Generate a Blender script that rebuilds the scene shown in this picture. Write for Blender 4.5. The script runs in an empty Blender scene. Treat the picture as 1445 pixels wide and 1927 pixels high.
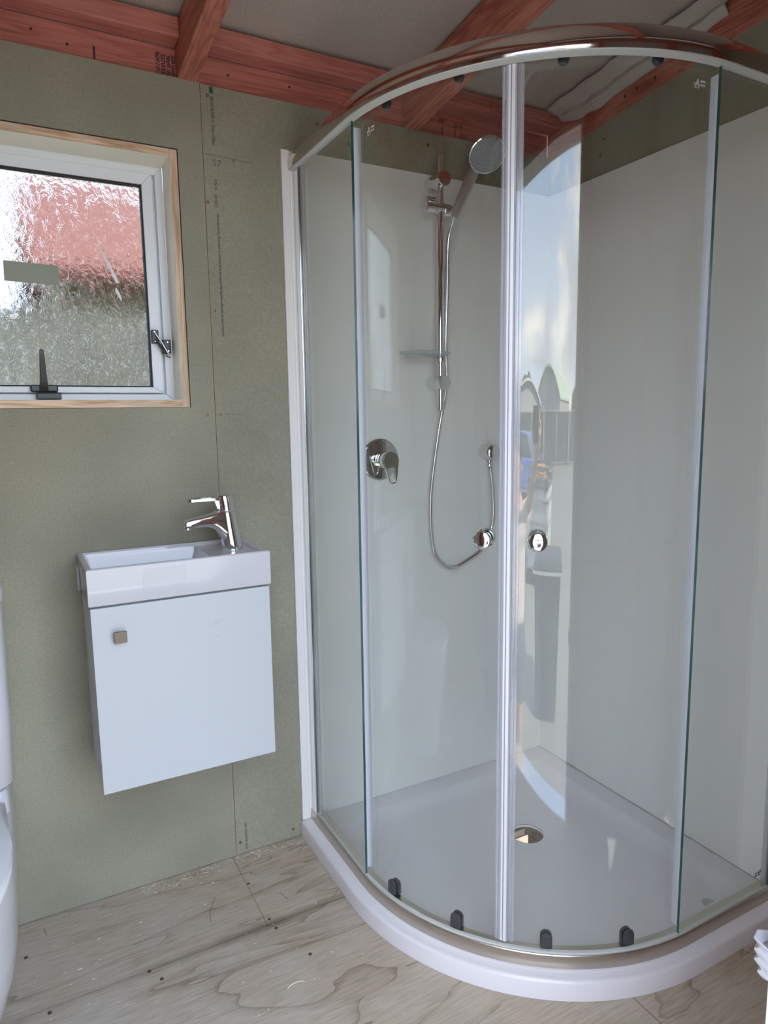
import bpy, bmesh, math, random
import numpy as np
from mathutils import Vector, Matrix, noise
random.seed(7)
SC = bpy.context.scene
COL = SC.collection
PI = math.pi

# ---------------------------------------------------------------- camera
cam_d = bpy.data.cameras.new('camera')
cam = bpy.data.objects.new('camera', cam_d)
COL.objects.link(cam)
R3 = Vector((0.87870585, -0.47714811, -0.01434239))
U3 = Vector((0.07874438, 0.11524968, 0.9902105))
F3 = Vector((0.47082412, 0.87123314, -0.1388433))
M = Matrix((R3, U3, -F3)).transposed().to_4x4()
M.translation = Vector((-1.55837581, -1.75571839, 1.21338751))
cam.matrix_world = M
cam_d.sensor_fit = 'HORIZONTAL'
cam_d.sensor_width = 36.0
cam_d.lens = 1289.44 * 36.0 / 1445.0
cam_d.clip_start = 0.02
cam_d.clip_end = 500
SC.camera = cam
GZ = -0.65             # outside ground level, the cabin stands on piles

# ---------------------------------------------------------------- world, sun, exposure
SC.view_settings.view_transform = 'Standard'
SC.view_settings.look = 'None'
SC.view_settings.gamma = 1.0
SC.view_settings.use_curve_mapping = False
SC.view_settings.exposure = 0.0
SC.cycles.max_bounces = 14
SC.cycles.diffuse_bounces = 7
SC.cycles.glossy_bounces = 8
SC.cycles.transmission_bounces = 8
SC.cycles.transparent_max_bounces = 40
SC.cycles.sample_clamp_indirect = 12.0
SC.cycles.use_denoising = True

SKY = 6.4
w = bpy.data.worlds.new('sky')
SC.world = w
w.use_nodes = True
nt = w.node_tree
nt.nodes.clear()
out = nt.nodes.new('ShaderNodeOutputWorld')
bg = nt.nodes.new('ShaderNodeBackground')
tc = nt.nodes.new('ShaderNodeTexCoord')
sep = nt.nodes.new('ShaderNodeSeparateXYZ')
nt.links.new(tc.outputs['Generated'], sep.inputs[0])
ramp = nt.nodes.new('ShaderNodeValToRGB')
ramp.color_ramp.elements[0].position = 0.0
ramp.color_ramp.elements[0].color = (0.76, 0.87, 1.0, 1)
ramp.color_ramp.elements[1].position = 0.6
ramp.color_ramp.elements[1].color = (0.42, 0.63, 1.0, 1)
nt.links.new(sep.outputs['Z'], ramp.inputs[0])
mp = nt.nodes.new('ShaderNodeMapping')
mp.inputs['Scale'].default_value = (1, 1, 1.7)
mp.inputs['Location'].default_value = (0.55, 0.15, 0.3)
nt.links.new(tc.outputs['Generated'], mp.inputs[0])
nz = nt.nodes.new('ShaderNodeTexNoise')
nz.inputs['Scale'].default_value = 3.2
nz.inputs['Detail'].default_value = 7
nz.inputs['Roughness'].default_value = 0.6
nz.inputs['Distortion'].default_value = 0.4
nt.links.new(mp.outputs[0], nz.inputs['Vector'])
cr = nt.nodes.new('ShaderNodeValToRGB')
cr.color_ramp.elements[0].position = 0.46
cr.color_ramp.elements[0].color = (0, 0, 0, 1)
cr.color_ramp.elements[1].position = 0.60
cr.color_ramp.elements[1].color = (1, 1, 1, 1)
nt.links.new(nz.outputs['Fac'], cr.inputs[0])
nz2 = nt.nodes.new('ShaderNodeTexNoise')
nz2.inputs['Scale'].default_value = 7
nz2.inputs['Detail'].default_value = 5
nt.links.new(mp.outputs[0], nz2.inputs['Vector'])
cc = nt.nodes.new('ShaderNodeValToRGB')
cc.color_ramp.elements[0].position = 0.38
cc.color_ramp.elements[0].color = (0.62, 0.66, 0.72, 1)
cc.color_ramp.elements[1].position = 0.62
cc.color_ramp.elements[1].color = (1.22, 1.19, 1.14, 1)
nt.links.new(nz2.outputs['Fac'], cc.inputs[0])
mx = nt.nodes.new('ShaderNodeMixRGB')
nt.links.new(cr.outputs[0], mx.inputs[0])
nt.links.new(ramp.outputs[0], mx.inputs[1])
nt.links.new(cc.outputs[0], mx.inputs[2])
nt.links.new(mx.outputs[0], bg.inputs['Color'])
bg.inputs['Strength'].default_value = SKY
nt.links.new(bg.outputs[0], out.inputs[0])

sun_d = bpy.data.lights.new('sun', 'SUN')
sun_d.energy = 22.0
sun_d.angle = math.radians(0.6)
sun_d.color = (1.0, 0.93, 0.82)
sun = bpy.data.objects.new('sun', sun_d)
COL.objects.link(sun)
sun.location = (8, 0, 8)
_sd = Vector((-0.74, 0.0, -0.67))          # travels towards -x: it never enters door or window
sun.rotation_euler = _sd.to_track_quat('-Z', 'Y').to_euler()

# ================================================================ helpers
class MB:
    """collects geometry, builds ONE mesh object"""
    def __init__(s):
        s.v = []; s.f = []; s.m = []
    def add(s, vs, fs, mi=0):
        b = len(s.v); s.v += [tuple(v) for v in vs]
        for f in fs:
            s.f.append([b + i for i in f]); s.m.append(mi)
        return s
    def box(s, x0, x1, y0, y1, z0, z1, mi=0, M=None):
        vs = [(x, y, z) for x in (x0, x1) for y in (y0, y1) for z in (z0, z1)]
        if M is not None: vs = [M @ Vector(v) for v in vs]
        return s.add(vs, [(0, 1, 3, 2), (4, 6, 7, 5), (0, 4, 5, 1), (2, 3, 7, 6), (0, 2, 6, 4), (1, 5, 7, 3)], mi)
    def hexa(s, p, mi=0):
        return s.add(p, [(0, 1, 3, 2), (4, 6, 7, 5), (0, 4, 5, 1), (2, 3, 7, 6), (0, 2, 6, 4), (1, 5, 7, 3)], mi)
    def loft(s, loops, mi=0, closed=True, cap0=True, cap1=True):
        n = len(loops[0]); b = len(s.v)
        for l in loops: s.v += [tuple(p) for p in l]
        for i in range(len(loops) - 1):
            for j in range(n if closed else n - 1):
                k = (j + 1) % n
                s.f.append([b + i * n + j, b + i * n + k, b + (i + 1) * n + k, b + (i + 1) * n + j]); s.m.append(mi)
        if closed and cap0: s.f.append([b + j for j in range(n)][::-1]); s.m.append(mi)
        if closed and cap1: s.f.append([b + (len(loops) - 1) * n + j for j in range(n)]); s.m.append(mi)
        return s
    def lathe(s, prof, origin, axis, n=32, mi=0, cap0=True, cap1=True):
        """prof: (radius, distance along axis)"""
        a = Vector(axis).normalized(); o = Vector(origin)
        t = Vector((0, 0, 1)) if abs(a.z) < 0.9 else Vector((1, 0, 0))
        u = a.cross(t).normalized(); v = a.cross(u)
        loops = [[o + a * d + (u * math.cos(2 * PI * k / n) + v * math.sin(2 * PI * k / n)) * r for k in range(n)] for r, d in prof]
        return s.loft(loops, mi, True, cap0, cap1)
    def tube(s, pts, r, n=12, mi=0, cap=True):
        P = [Vector(p) for p in pts]; rs = r if isinstance(r, (list, tuple)) else [r] * len(P)
        loops = []; up = None
        for i, p in enumerate(P):
            d = (P[min(i + 1, len(P) - 1)] - P[max(i - 1, 0)]).normalized()
            if up is None:
                t = Vector((0, 0, 1)) if abs(d.z) < 0.9 else Vector((1, 0, 0)); up = (t - d * t.dot(d)).normalized()
            else: up = (up - d * up.dot(d)).normalized()
            w_ = d.cross(up)
            loops.append([p + (up * math.cos(2 * PI * k / n) + w_ * math.sin(2 * PI * k / n)) * rs[i] for k in range(n)])
        return s.loft(loops, mi, True, cap, cap)
    def build(s, name, mats, parent=None, smooth=None, bevel=0, seg=2, kind=None, label=None):
        me = bpy.data.meshes.new(name)
        me.from_pydata(s.v, [], s.f)
        if not isinstance(mats, (list, tuple)): mats = [mats]
        for m in mats: me.materials.append(m)
        me.polygons.foreach_set('material_index', s.m)
        bm = bmesh.new(); bm.from_mesh(me)
        bmesh.ops.recalc_face_normals(bm, faces=bm.faces)
        bm.to_mesh(me); bm.free()
        if smooth:
            me.polygons.foreach_set('use_smooth', [True] * len(me.polygons))
            me.set_sharp_from_angle(angle=math.radians(smooth))
        o = bpy.data.objects.new(name, me); COL.objects.link(o)
        if parent:
            o.parent = parent
            o.matrix_parent_inverse = Matrix.Translation(parent.location).inverted() if parent.parent is None else Matrix.Translation(-parent['org'] if 'org' in parent else (0, 0, 0))
        if bevel:
            b = o.modifiers.new('bevel', 'BEVEL'); b.width = bevel; b.segments = seg; b.limit_method = 'ANGLE'; b.angle_limit = math.radians(40)
            me.polygons.foreach_set('use_smooth', [True] * len(me.polygons))
            b.harden_normals = True
        if kind: o['kind'] = kind
        if label: o['label'] = label
        return o

def thing(name, label, cat, loc=(0, 0, 0), group=None):
    o = bpy.data.objects.new(name, None); COL.objects.link(o)
    o.location = loc; o.empty_display_size = 0.05
    o['label'] = label; o['category'] = cat
    if group: o['group'] = group
    return o
def tag(o, label, cat, group=None):
    o['label'] = label; o['category'] = cat
    if group: o['group'] = group
    return o
def struct(name, loc=(0, 0, 0)):
    o = bpy.data.objects.new(name, None); COL.objects.link(o); o.location = loc; o['kind'] = 'structure'; o.empty_display_size = 0.05
    return o
def spline(pts, n=8):
    P = [Vector(p) for p in pts]; out = []
    for i in range(len(P) - 1):
        p0 = P[max(i - 1, 0)]; p1 = P[i]; p2 = P[i + 1]; p3 = P[min(i + 2, len(P) - 1)]
        for k in range(n):
            t = k / n
            out.append(0.5 * ((2 * p1) + (p2 - p0) * t + (2 * p0 - 5 * p1 + 4 * p2 - p3) * t * t + (3 * p1 - p0 - 3 * p2 + p3) * t ** 3))
    out.append(P[-1]); return out
def text(name, s, size, Mx, mat, parent=None, ext=0.0001, spacing=1.0, off=0.0):
    cu = bpy.data.curves.new(name, 'FONT'); cu.body = s; cu.size = size; cu.extrude = ext; cu.space_character = spacing; cu.resolution_u = 2; cu.offset = off
    t = bpy.data.objects.new(name, cu); COL.objects.link(t)
    me = bpy.data.meshes.new_from_object(t.evaluated_get(bpy.context.evaluated_depsgraph_get()))
    bpy.data.objects.remove(t); me.name = name
    me.transform(Mx); me.materials.clear(); me.materials.append(mat)
    o = bpy.data.objects.new(name, me); COL.objects.link(o)
    if parent:
        o.parent = parent; o.matrix_parent_inverse = Matrix.Translation(parent.location).inverted()
    return o
def frame(x, y, o):
    """matrix: text x axis -> x, text y axis -> y, at o"""
    x = Vector(x).normalized(); y = Vector(y).normalized(); z = x.cross(y)
    m = Matrix((x, y, z)).transposed().to_4x4(); m.translation = Vector(o); return m

# ================================================================ materials
def mat(name, col=(0.8, 0.8, 0.8), rough=0.5, metal=0.0, spec=0.5, coat=0.0):
    m = bpy.data.materials.new(name); m.use_nodes = True
    b = m.node_tree.nodes['Principled BSDF']
    b.inputs['Base Color'].default_value = (*col, 1); b.inputs['Roughness'].default_value = rough
    b.inputs['Metallic'].default_value = metal; b.inputs['Specular IOR Level'].default_value = spec
    b.inputs['Coat Weight'].default_value = coat
    return m
def nodes(m): return m.node_tree.nodes, m.node_tree.links, m.node_tree.nodes['Principled BSDF']
def speckle(m, c1, c2, scale, detail=4, rough=0.6, bump=0.0, stretch=(1, 1, 1), p0=0.35, p1=0.65, dist=0.0005):
    N, L, b = nodes(m)
    t = N.new('ShaderNodeTexCoord'); mp = N.new('ShaderNodeMapping'); mp.inputs['Scale'].default_value = stretch
    L.new(t.outputs['Object'], mp.inputs[0])
    n = N.new('ShaderNodeTexNoise'); n.inputs['Scale'].default_value = scale; n.inputs['Detail'].default_value = detail; n.inputs['Roughness'].default_value = rough
    L.new(mp.outputs[0], n.inputs['Vector'])
    r = N.new('ShaderNodeValToRGB'); r.color_ramp.elements[0].position = p0; r.color_ramp.elements[1].position = p1
    r.color_ramp.elements[0].color = (*c1, 1); r.color_ramp.elements[1].color = (*c2, 1)
    L.new(n.outputs['Fac'], r.inputs[0]); L.new(r.outputs[0], b.inputs['Base Color'])
    if bump:
        bp = N.new('ShaderNodeBump'); bp.inputs['Strength'].default_value = bump; bp.inputs['Distance'].default_value = dist
        L.new(n.outputs['Fac'], bp.inputs['Height']); L.new(bp.outputs[0], b.inputs['Normal'])
    return m, n, r, mp
def wood(name, c_light, c_mid, c_dark, axis='x', scale=1.0, rough=0.7, fine=1.0, knots=True):
    """timber grain running along one axis"""
    m = mat(name, rough=rough, spec=0.25); N, L, b = nodes(m)
    t = N.new('ShaderNodeTexCoord'); mp = N.new('ShaderNodeMapping')
    sc = {'x': (0.06, 1, 1), 'y': (1, 0.06, 1), 'z': (1, 1, 0.06)}[axis]
    mp.inputs['Scale'].default_value = tuple(k * scale for k in sc)
    L.new(t.outputs['Object'], mp.inputs[0])
    n1 = N.new('ShaderNodeTexNoise'); n1.inputs['Scale'].default_value = 22; n1.inputs['Detail'].default_value = 3; n1.inputs['Distortion'].default_value = 0.8
    L.new(mp.outputs[0], n1.inputs['Vector'])
    wv = N.new('ShaderNodeMath'); wv.operation = 'MULTIPLY'; wv.inputs[1].default_value = 46
    L.new(n1.outputs['Fac'], wv.inputs[0])
    sn = N.new('ShaderNodeMath'); sn.operation = 'SINE'; L.new(wv.outputs[0], sn.inputs[0])
    mr = N.new('ShaderNodeMapRange'); mr.inputs['From Min'].default_value = -1; mr.inputs['From Max'].default_value = 1
    L.new(sn.outputs[0], mr.inputs['Value'])
    r = N.new('ShaderNodeValToRGB'); e = r.color_ramp.elements
    e[0].position = 0.0; e[0].color = (*c_dark, 1); e[1].position = 1.0; e[1].color = (*c_light, 1)
    k = e.new(0.35); k.color = (*c_mid, 1)
    L.new(mr.outputs[0], r.inputs[0])
    n2 = N.new('ShaderNodeTexNoise'); n2.inputs['Scale'].default_value = 160 * fine; n2.inputs['Detail'].default_value = 3
    L.new(mp.outputs[0], n2.inputs['Vector'])
    n3 = N.new('ShaderNodeTexNoise'); n3.inputs['Scale'].default_value = 5; n3.inputs['Detail'].default_value = 4
    L.new(t.outputs['Object'], n3.inputs['Vector'])
    a = N.new('ShaderNodeMath'); a.operation = 'ADD'; L.new(n2.outputs['Fac'], a.inputs[0]); L.new(n3.outputs['Fac'], a.inputs[1])
    mr2 = N.new('ShaderNodeMapRange'); mr2.inputs['From Min'].default_value = 0.6; mr2.inputs['From Max'].default_value = 1.4; mr2.inputs['To Min'].default_value = 0.66; mr2.inputs['To Max'].default_value = 1.2
    L.new(a.outputs[0], mr2.inputs['Value'])
    mu = N.new('ShaderNodeMixRGB'); mu.blend_type = 'MULTIPLY'; mu.inputs[0].default_value = 1
    L.new(r.outputs[0], mu.inputs[1]); L.new(mr2.outputs[0], mu.inputs[2])
    L.new(mu.outputs[0], b.inputs['Base Color'])
    bp = N.new('ShaderNodeBump'); bp.inputs['Strength'].default_value = 0.35; bp.inputs['Distance'].default_value = 0.0006
    L.new(n2.outputs['Fac'], bp.inputs['Height']); L.new(bp.outputs[0], b.inputs['Normal'])
    return m
def clear_glass(name, tint=(0.965, 0.985, 0.975), rough=0.0, f0=0.045, haze=0.0):
    m = bpy.data.materials.new(name); m.use_nodes = True; N = m.node_tree.nodes; L = m.node_tree.links; N.clear()
    o = N.new('ShaderNodeOutputMaterial'); mix = N.new('ShaderNodeMixShader')
    tr = N.new('ShaderNodeBsdfTransparent'); tr.inputs[0].default_value = (*tint, 1)
    gl = N.new('ShaderNodeBsdfGlossy'); gl.inputs['Roughness'].default_value = rough; gl.inputs[0].default_value = (1, 1, 1, 1)
    lw = N.new('ShaderNodeLayerWeight'); lw.inputs[0].default_value = 0.5
    p = N.new('ShaderNodeMath'); p.operation = 'POWER'; p.inputs[1].default_value = 5.0; L.new(lw.outputs['Facing'], p.inputs[0])
    mr = N.new('ShaderNodeMapRange'); mr.inputs['To Min'].default_value = f0; mr.inputs['To Max'].default_value = 1.0
    L.new(p.outputs[0], mr.inputs['Value']); L.new(mr.outputs[0], mix.inputs[0])
    L.new(tr.outputs[0], mix.inputs[1]); L.new(gl.outputs[0], mix.inputs[2])
    if haze:
        mix2 = N.new('ShaderNodeMixShader'); mix2.inputs[0].default_value = haze
        df = N.new('ShaderNodeBsdfDiffuse'); df.inputs[0].default_value = (0.72, 0.73, 0.78, 1)
        L.new(mix.outputs[0], mix2.inputs[1]); L.new(df.outputs[0], mix2.inputs[2]); L.new(mix2.outputs[0], o.inputs[0])
    else: L.new(mix.outputs[0], o.inputs[0])
    return m

GREEN = mat('green_board', rough=0.85, spec=0.2)
speckle(GREEN, (0.275, 0.262, 0.195), (0.375, 0.358, 0.275), 190, 5, 0.75, 0.15, p0=0.3, p1=0.7)
def add_mottle(m, amt=0.16, scale=3.5):
    N, L, b = nodes(m); src = b.inputs['Base Color'].links[0].from_socket
    t = N.new('ShaderNodeTexCoord'); n = N.new('ShaderNodeTexNoise'); n.inputs['Scale'].default_value = scale; n.inputs['Detail'].default_value = 5
    L.new(t.outputs['Object'], n.inputs['Vector'])
    mr = N.new('ShaderNodeMapRange'); mr.inputs['From Min'].default_value = 0.3; mr.inputs['From Max'].default_value = 0.7; mr.inputs['To Min'].default_value = 1 - amt; mr.inputs['To Max'].default_value = 1 + amt * 0.5
    L.new(n.outputs['Fac'], mr.inputs['Value'])
    mu = N.new('ShaderNodeMixRGB'); mu.blend_type = 'MULTIPLY'; mu.inputs[0].default_value = 1
    L.new(src, mu.inputs[1]); L.new(mr.outputs[0], mu.inputs[2]); L.new(mu.outputs[0], b.inputs['Base Color'])
add_mottle(GREEN)
PAPER = mat('board_edge_paper', (0.42, 0.33, 0.20), 0.9)
GYP = mat('gypsum_core', (0.62, 0.58, 0.50), 0.95)
RED_X = wood('treated_timber_x', (0.54, 0.205, 0.165), (0.505, 0.182, 0.145), (0.44, 0.148, 0.115), 'x')
RED_Y = wood('treated_timber_y', (0.57, 0.215, 0.150), (0.52, 0.182, 0.126), (0.44, 0.140, 0.095), 'y')
RED_Z = wood('treated_timber_z', (0.62, 0.215, 0.150), (0.55, 0.180, 0.120), (0.44, 0.130, 0.085), 'z')
PINE_X = wood('pine_x', (0.78, 0.60, 0.43), (0.72, 0.52, 0.35), (0.60, 0.40, 0.25), 'x', 1.3)
PINE_Z = wood('pine_z', (0.78, 0.60, 0.43), (0.72, 0.52, 0.35), (0.60, 0.40, 0.25), 'z', 1.3)
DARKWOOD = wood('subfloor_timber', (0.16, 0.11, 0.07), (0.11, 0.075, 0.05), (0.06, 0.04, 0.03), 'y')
FOIL = mat('roof_underlay', rough=0.7, spec=0.25)
speckle(FOIL, (0.43, 0.37, 0.325), (0.53, 0.465, 0.415), 260, 3, 0.6, 0.1, p0=0.35, p1=0.65)
FLAP = mat('underlay_paper', (0.50, 0.45, 0.40), 0.65)
LINER = mat('acrylic_liner', (0.88, 0.86, 0.83), 0.34, spec=0.28)
TRAYM = mat('tray_acrylic', (0.80, 0.765, 0.785), 0.2, spec=0.4, coat=0.15)
CERAMIC = mat('white_ceramic', (0.64, 0.635, 0.67), 0.1, spec=0.45, coat=0.3)
CAB = mat('white_lacquer', (0.58, 0.60, 0.62), 0.4, spec=0.3)
CABSIDE = mat('white_melamine', (0.64, 0.65, 0.67), 0.45)
CHROME = mat('chrome', (0.80, 0.80, 0.81), 0.06, 1.0)
CHROME2 = mat('brushed_chrome', (0.78, 0.78, 0.79), 0.17, 1.0)
NICKEL = mat('satin_nickel', (0.14, 0.115, 0.10), 0.35, 1.0)
RAILM = mat('polished_aluminium', (0.74, 0.72, 0.70), 0.13, 1.0)
GASKET = mat('grey_gasket', (0.62, 0.63, 0.60), 0.5)
BLACK = mat('black_plastic', (0.018, 0.018, 0.020), 0.35)
RUBBER = mat('black_rubber', (0.02, 0.02, 0.02), 0.7)
ALU = mat('white_powder_coat', (0.80, 0.82, 0.85), 0.35)
CREAM = mat('cream_painted_reveal', (0.88, 0.84, 0.72), 0.6)
GLASS = clear_glass('clear_shower_glass')
GEDGE = mat('green_glass_edge', (0.015, 0.075, 0.065), 0.08, spec=0.9)
SEALC = clear_glass('clear_pvc_seal', (0.90, 0.90, 0.925), 0.12, 0.07, 0.22)
SEALW = clear_glass('milky_pvc_seal', (0.9, 0.88, 0.92), 0.25, 0.06, 0.62)
SEALM = mat('magnet_strip', (0.80, 0.80, 0.83), 0.16, spec=0.8, coat=0.8)
SEALG = mat('grey_seal_core', (0.40, 0.39, 0.44), 0.3)
PRINT_W = mat('white_glass_print', (0.72, 0.74, 0.70), 0.6)
PRINT_D = mat('dark_ink', (0.035, 0.025, 0.025), 0.8)
PENCIL = mat('pencil', (0.12, 0.12, 0.11), 0.7)
BOARDINK = mat('board_ink', (0.07, 0.07, 0.06), 0.8)
SCREW = mat('brass_screw', (0.20, 0.13, 0.07), 0.4, 0.8)
STEEL = mat('steel', (0.6, 0.6, 0.6), 0.3, 1.0)
TAPE = mat('sage_tape', (0.31, 0.34, 0.27), 0.7)
CLEARTAPE = clear_glass('clear_tape', (0.93, 0.93, 0.93), 0.3, 0.05, 0.45)
FILM = clear_glass('plastic_film', (0.85, 0.83, 0.82), 0.25, 0.08, 0.50)
SPRAY = mat('spray_face_grey', (0.33, 0.34, 0.36), 0.35)
NOZZLE = mat('nozzle_rubber', (0.72, 0.74, 0.62), 0.5)
WHITEP = mat('white_paint', (0.80, 0.79, 0.76), 0.4)
SKIN = mat('skin', (0.55, 0.33, 0.24), 0.5)
SHIRT = mat('cream_shirt', (0.72, 0.64, 0.58), 0.85)
SHORTS = mat('dark_blue_shorts', (0.10, 0.12, 0.15), 0.85)
HAIR = mat('dark_hair', (0.03, 0.022, 0.018), 0.7)
SHOE = mat('brown_shoe', (0.10, 0.07, 0.05), 0.6)

# plywood floor
PLY = mat('plywood', rough=0.62, spec=0.3)
def make_ply():
    N, L, b = nodes(PLY)
    t = N.new('ShaderNodeTexCoord')
    mp = N.new('ShaderNodeMapping'); mp.inputs['Scale'].default_value = (0.30, 1.35, 1); mp.inputs['Rotation'].default_value = (0, 0, 0.07)
    L.new(t.outputs['Object'], mp.inputs[0])
    n = N.new('ShaderNodeTexNoise'); n.inputs['Scale'].default_value = 3.0; n.inputs['Detail'].default_value = 3.5; n.inputs['Distortion'].default_value = 0.9; n.inputs['Roughness'].default_value = 0.52
    L.new(mp.outputs[0], n.inputs['Vector'])
    k = N.new('ShaderNodeMath'); k.operation = 'MULTIPLY'; k.inputs[1].default_value = 7.0; L.new(n.outputs['Fac'], k.inputs[0])
    fr = N.new('ShaderNodeMath'); fr.operation = 'FRACT'; L.new(k.outputs[0], fr.inputs[0])
    r = N.new('ShaderNodeValToRGB'); e = r.color_ramp.elements
    e[0].position = 0.0; e[0].color = (0.31, 0.235, 0.165, 1); e[1].position = 1.0; e[1].color = (0.50, 0.415, 0.32, 1)
    x = e.new(0.06); x.color = (0.44, 0.355, 0.27, 1); x = e.new(0.30); x.color = (0.53, 0.445, 0.35, 1)
    L.new(fr.outputs[0], r.inputs[0])
    # fine fibres along x
    mp2 = N.new('ShaderNodeMapping'); mp2.inputs['Scale'].default_value = (0.10, 1, 1); L.new(t.outputs['Object'], mp2.inputs[0])
    n2 = N.new('ShaderNodeTexNoise'); n2.inputs['Scale'].default_value = 170; n2.inputs['Detail'].default_value = 3; L.new(mp2.outputs[0], n2.inputs['Vector'])
    # dust / dirt patches
    n3 = N.new('ShaderNodeTexNoise'); n3.inputs['Scale'].default_value = 6.5; n3.inputs['Detail'].default_value = 7; n3.inputs['Roughness'].default_value = 0.65; L.new(t.outputs['Object'], n3.inputs['Vector'])
    r3 = N.new('ShaderNodeValToRGB'); r3.color_ramp.elements[0].position = 0.46; r3.color_ramp.elements[0].color = (0, 0, 0, 1); r3.color_ramp.elements[1].position = 0.72; r3.color_ramp.elements[1].color = (1, 1, 1, 1)
    L.new(n3.outputs['Fac'], r3.inputs[0])
    mr = N.new('ShaderNodeMapRange'); mr.inputs['From Min'].default_value = 0.3; mr.inputs['From Max'].default_value = 0.7; mr.inputs['To Min'].default_value = 0.80; mr.inputs['To Max'].default_value = 1.12
    L.new(n2.outputs['Fac'], mr.inputs['Value'])
    mu = N.new('ShaderNodeMixRGB'); mu.blend_type = 'MULTIPLY'; mu.inputs[0].default_value = 1; L.new(r.outputs[0], mu.inputs[1]); L.new(mr.outputs[0], mu.inputs[2])
    dm = N.new('ShaderNodeMixRGB'); dm.inputs[2].default_value = (0.60, 0.565, 0.51, 1)
    f = N.new('ShaderNodeMath'); f.operation = 'MULTIPLY'; f.inputs[1].default_value = 0.40; L.new(r3.outputs[0], f.inputs[0]); L.new(f.outputs[0], dm.inputs[0])
    L.new(mu.outputs[0], dm.inputs[1])
    # dirt trodden into the long sheet joint
    sp_ = N.new('ShaderNodeSeparateXYZ'); L.new(t.outputs['Object'], sp_.inputs[0])
    ad = N.new('ShaderNodeMath'); ad.operation = 'ADD'; ad.inputs[1].default_value = 0.2965; L.new(sp_.outputs['Y'], ad.inputs[0])
    ab = N.new('ShaderNodeMath'); ab.operation = 'ABSOLUTE'; L.new(ad.outputs[0], ab.inputs[0])
    m1 = N.new('ShaderNodeMapRange'); m1.inputs['From Min'].default_value = 0.0; m1.inputs['From Max'].default_value = 0.022; m1.inputs['To Min'].default_value = 1.0; m1.inputs['To Max'].default_value = 0.0
    L.new(ab.outputs[0], m1.inputs['Value'])
    m2 = N.new('ShaderNodeMapRange'); m2.inputs['From Min'].default_value = 0.42; m2.inputs['From Max'].default_value = 0.62; m2.inputs['To Min'].default_value = 0.12; m2.inputs['To Max'].default_value = 0.85
    n5 = N.new('ShaderNodeTexNoise'); n5.inputs['Scale'].default_value = 4.0; n5.inputs['Detail'].default_value = 5; L.new(mp.outputs[0], n5.inputs['Vector']); L.new(n5.outputs['Fac'], m2.inputs['Value'])
    mm = N.new('ShaderNodeMath'); mm.operation = 'MULTIPLY'; L.new(m1.outputs[0], mm.inputs[0]); L.new(m2.outputs[0], mm.inputs[1])
    dk = N.new('ShaderNodeMixRGB'); dk.inputs[2].default_value = (0.16, 0.115, 0.075, 1); L.new(mm.outputs[0], dk.inputs[0]); L.new(dm.outputs[0], dk.inputs[1])
    L.new(dk.outputs[0], b.inputs['Base Color'])
    bp = N.new('ShaderNodeBump'); bp.inputs['Strength'].default_value = 0.3; bp.inputs['Distance'].default_value = 0.0008
    L.new(n2.outputs['Fac'], bp.inputs['Height']); L.new(bp.outputs[0], b.inputs['Normal'])
make_ply()

# patterned window glass: clear refracting glass with a rippled face
def make_pattern_glass():
    m = bpy.data.materials.new('patterned_glass'); m.use_nodes = True; N = m.node_tree.nodes; L = m.node_tree.links; N.clear()
    o = N.new('ShaderNodeOutputMaterial'); mix = N.new('ShaderNodeMixShader')
    rf = N.new('ShaderNodeBsdfRefraction'); rf.inputs['IOR'].default_value = 1.18; rf.inputs['Roughness'].default_value = 0.15; rf.inputs[0].default_value = (0.60, 0.62, 0.62, 1)
    gl = N.new('ShaderNodeBsdfGlossy'); gl.inputs['Roughness'].default_value = 0.1
    t = N.new('ShaderNodeTexCoord'); mp = N.new('ShaderNodeMapping'); mp.inputs['Scale'].default_value = (1.0, 0.0, 0.8)
    L.new(t.outputs['Object'], mp.inputs[0])
    v = N.new('ShaderNodeTexVoronoi'); v.feature = 'SMOOTH_F1'; v.inputs['Scale'].default_value = 85; v.inputs['Smoothness'].default_value = 0.7; v.inputs['Randomness'].default_value = 1
    n = N.new('ShaderNodeTexNoise'); n.inputs['Scale'].default_value = 38; n.inputs['Detail'].default_value = 2.5; n.inputs['Distortion'].default_value = 1.2
    mp3 = N.new('ShaderNodeMapping'); mp3.inputs['Scale'].default_value = (1.6, 0.0, 0.75); L.new(t.outputs['Object'], mp3.inputs[0])
    L.new(mp.outputs[0], v.inputs['Vector']); L.new(mp3.outputs[0], n.inputs['Vector'])
    a = N.new('ShaderNodeMath'); a.operation = 'MULTIPLY_ADD'; a.inputs[1].default_value = 1.6; L.new(n.outputs['Fac'], a.inputs[0]); L.new(v.outputs['Distance'], a.inputs[2])
    bp = N.new('ShaderNodeBump'); bp.inputs['Strength'].default_value = 0.9; bp.inputs['Distance'].default_value = 0.0050
    L.new(a.outputs[0], bp.inputs['Height'])
    L.new(bp.outputs[0], rf.inputs['Normal']); L.new(bp.outputs[0], gl.inputs['Normal'])
    mix.inputs[0].default_value = 0.035
    L.new(rf.outputs[0], mix.inputs[1]); L.new(gl.outputs[0], mix.inputs[2]); L.new(mix.outputs[0], o.inputs[0])
    return m
PATT = make_pattern_glass()

# ================================================================ SETTING
# ---- roof slope
def roof(y): return 2.115 + 0.11 * (-y)
def under(y): return 2.008 + 0.11 * (-y)

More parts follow.
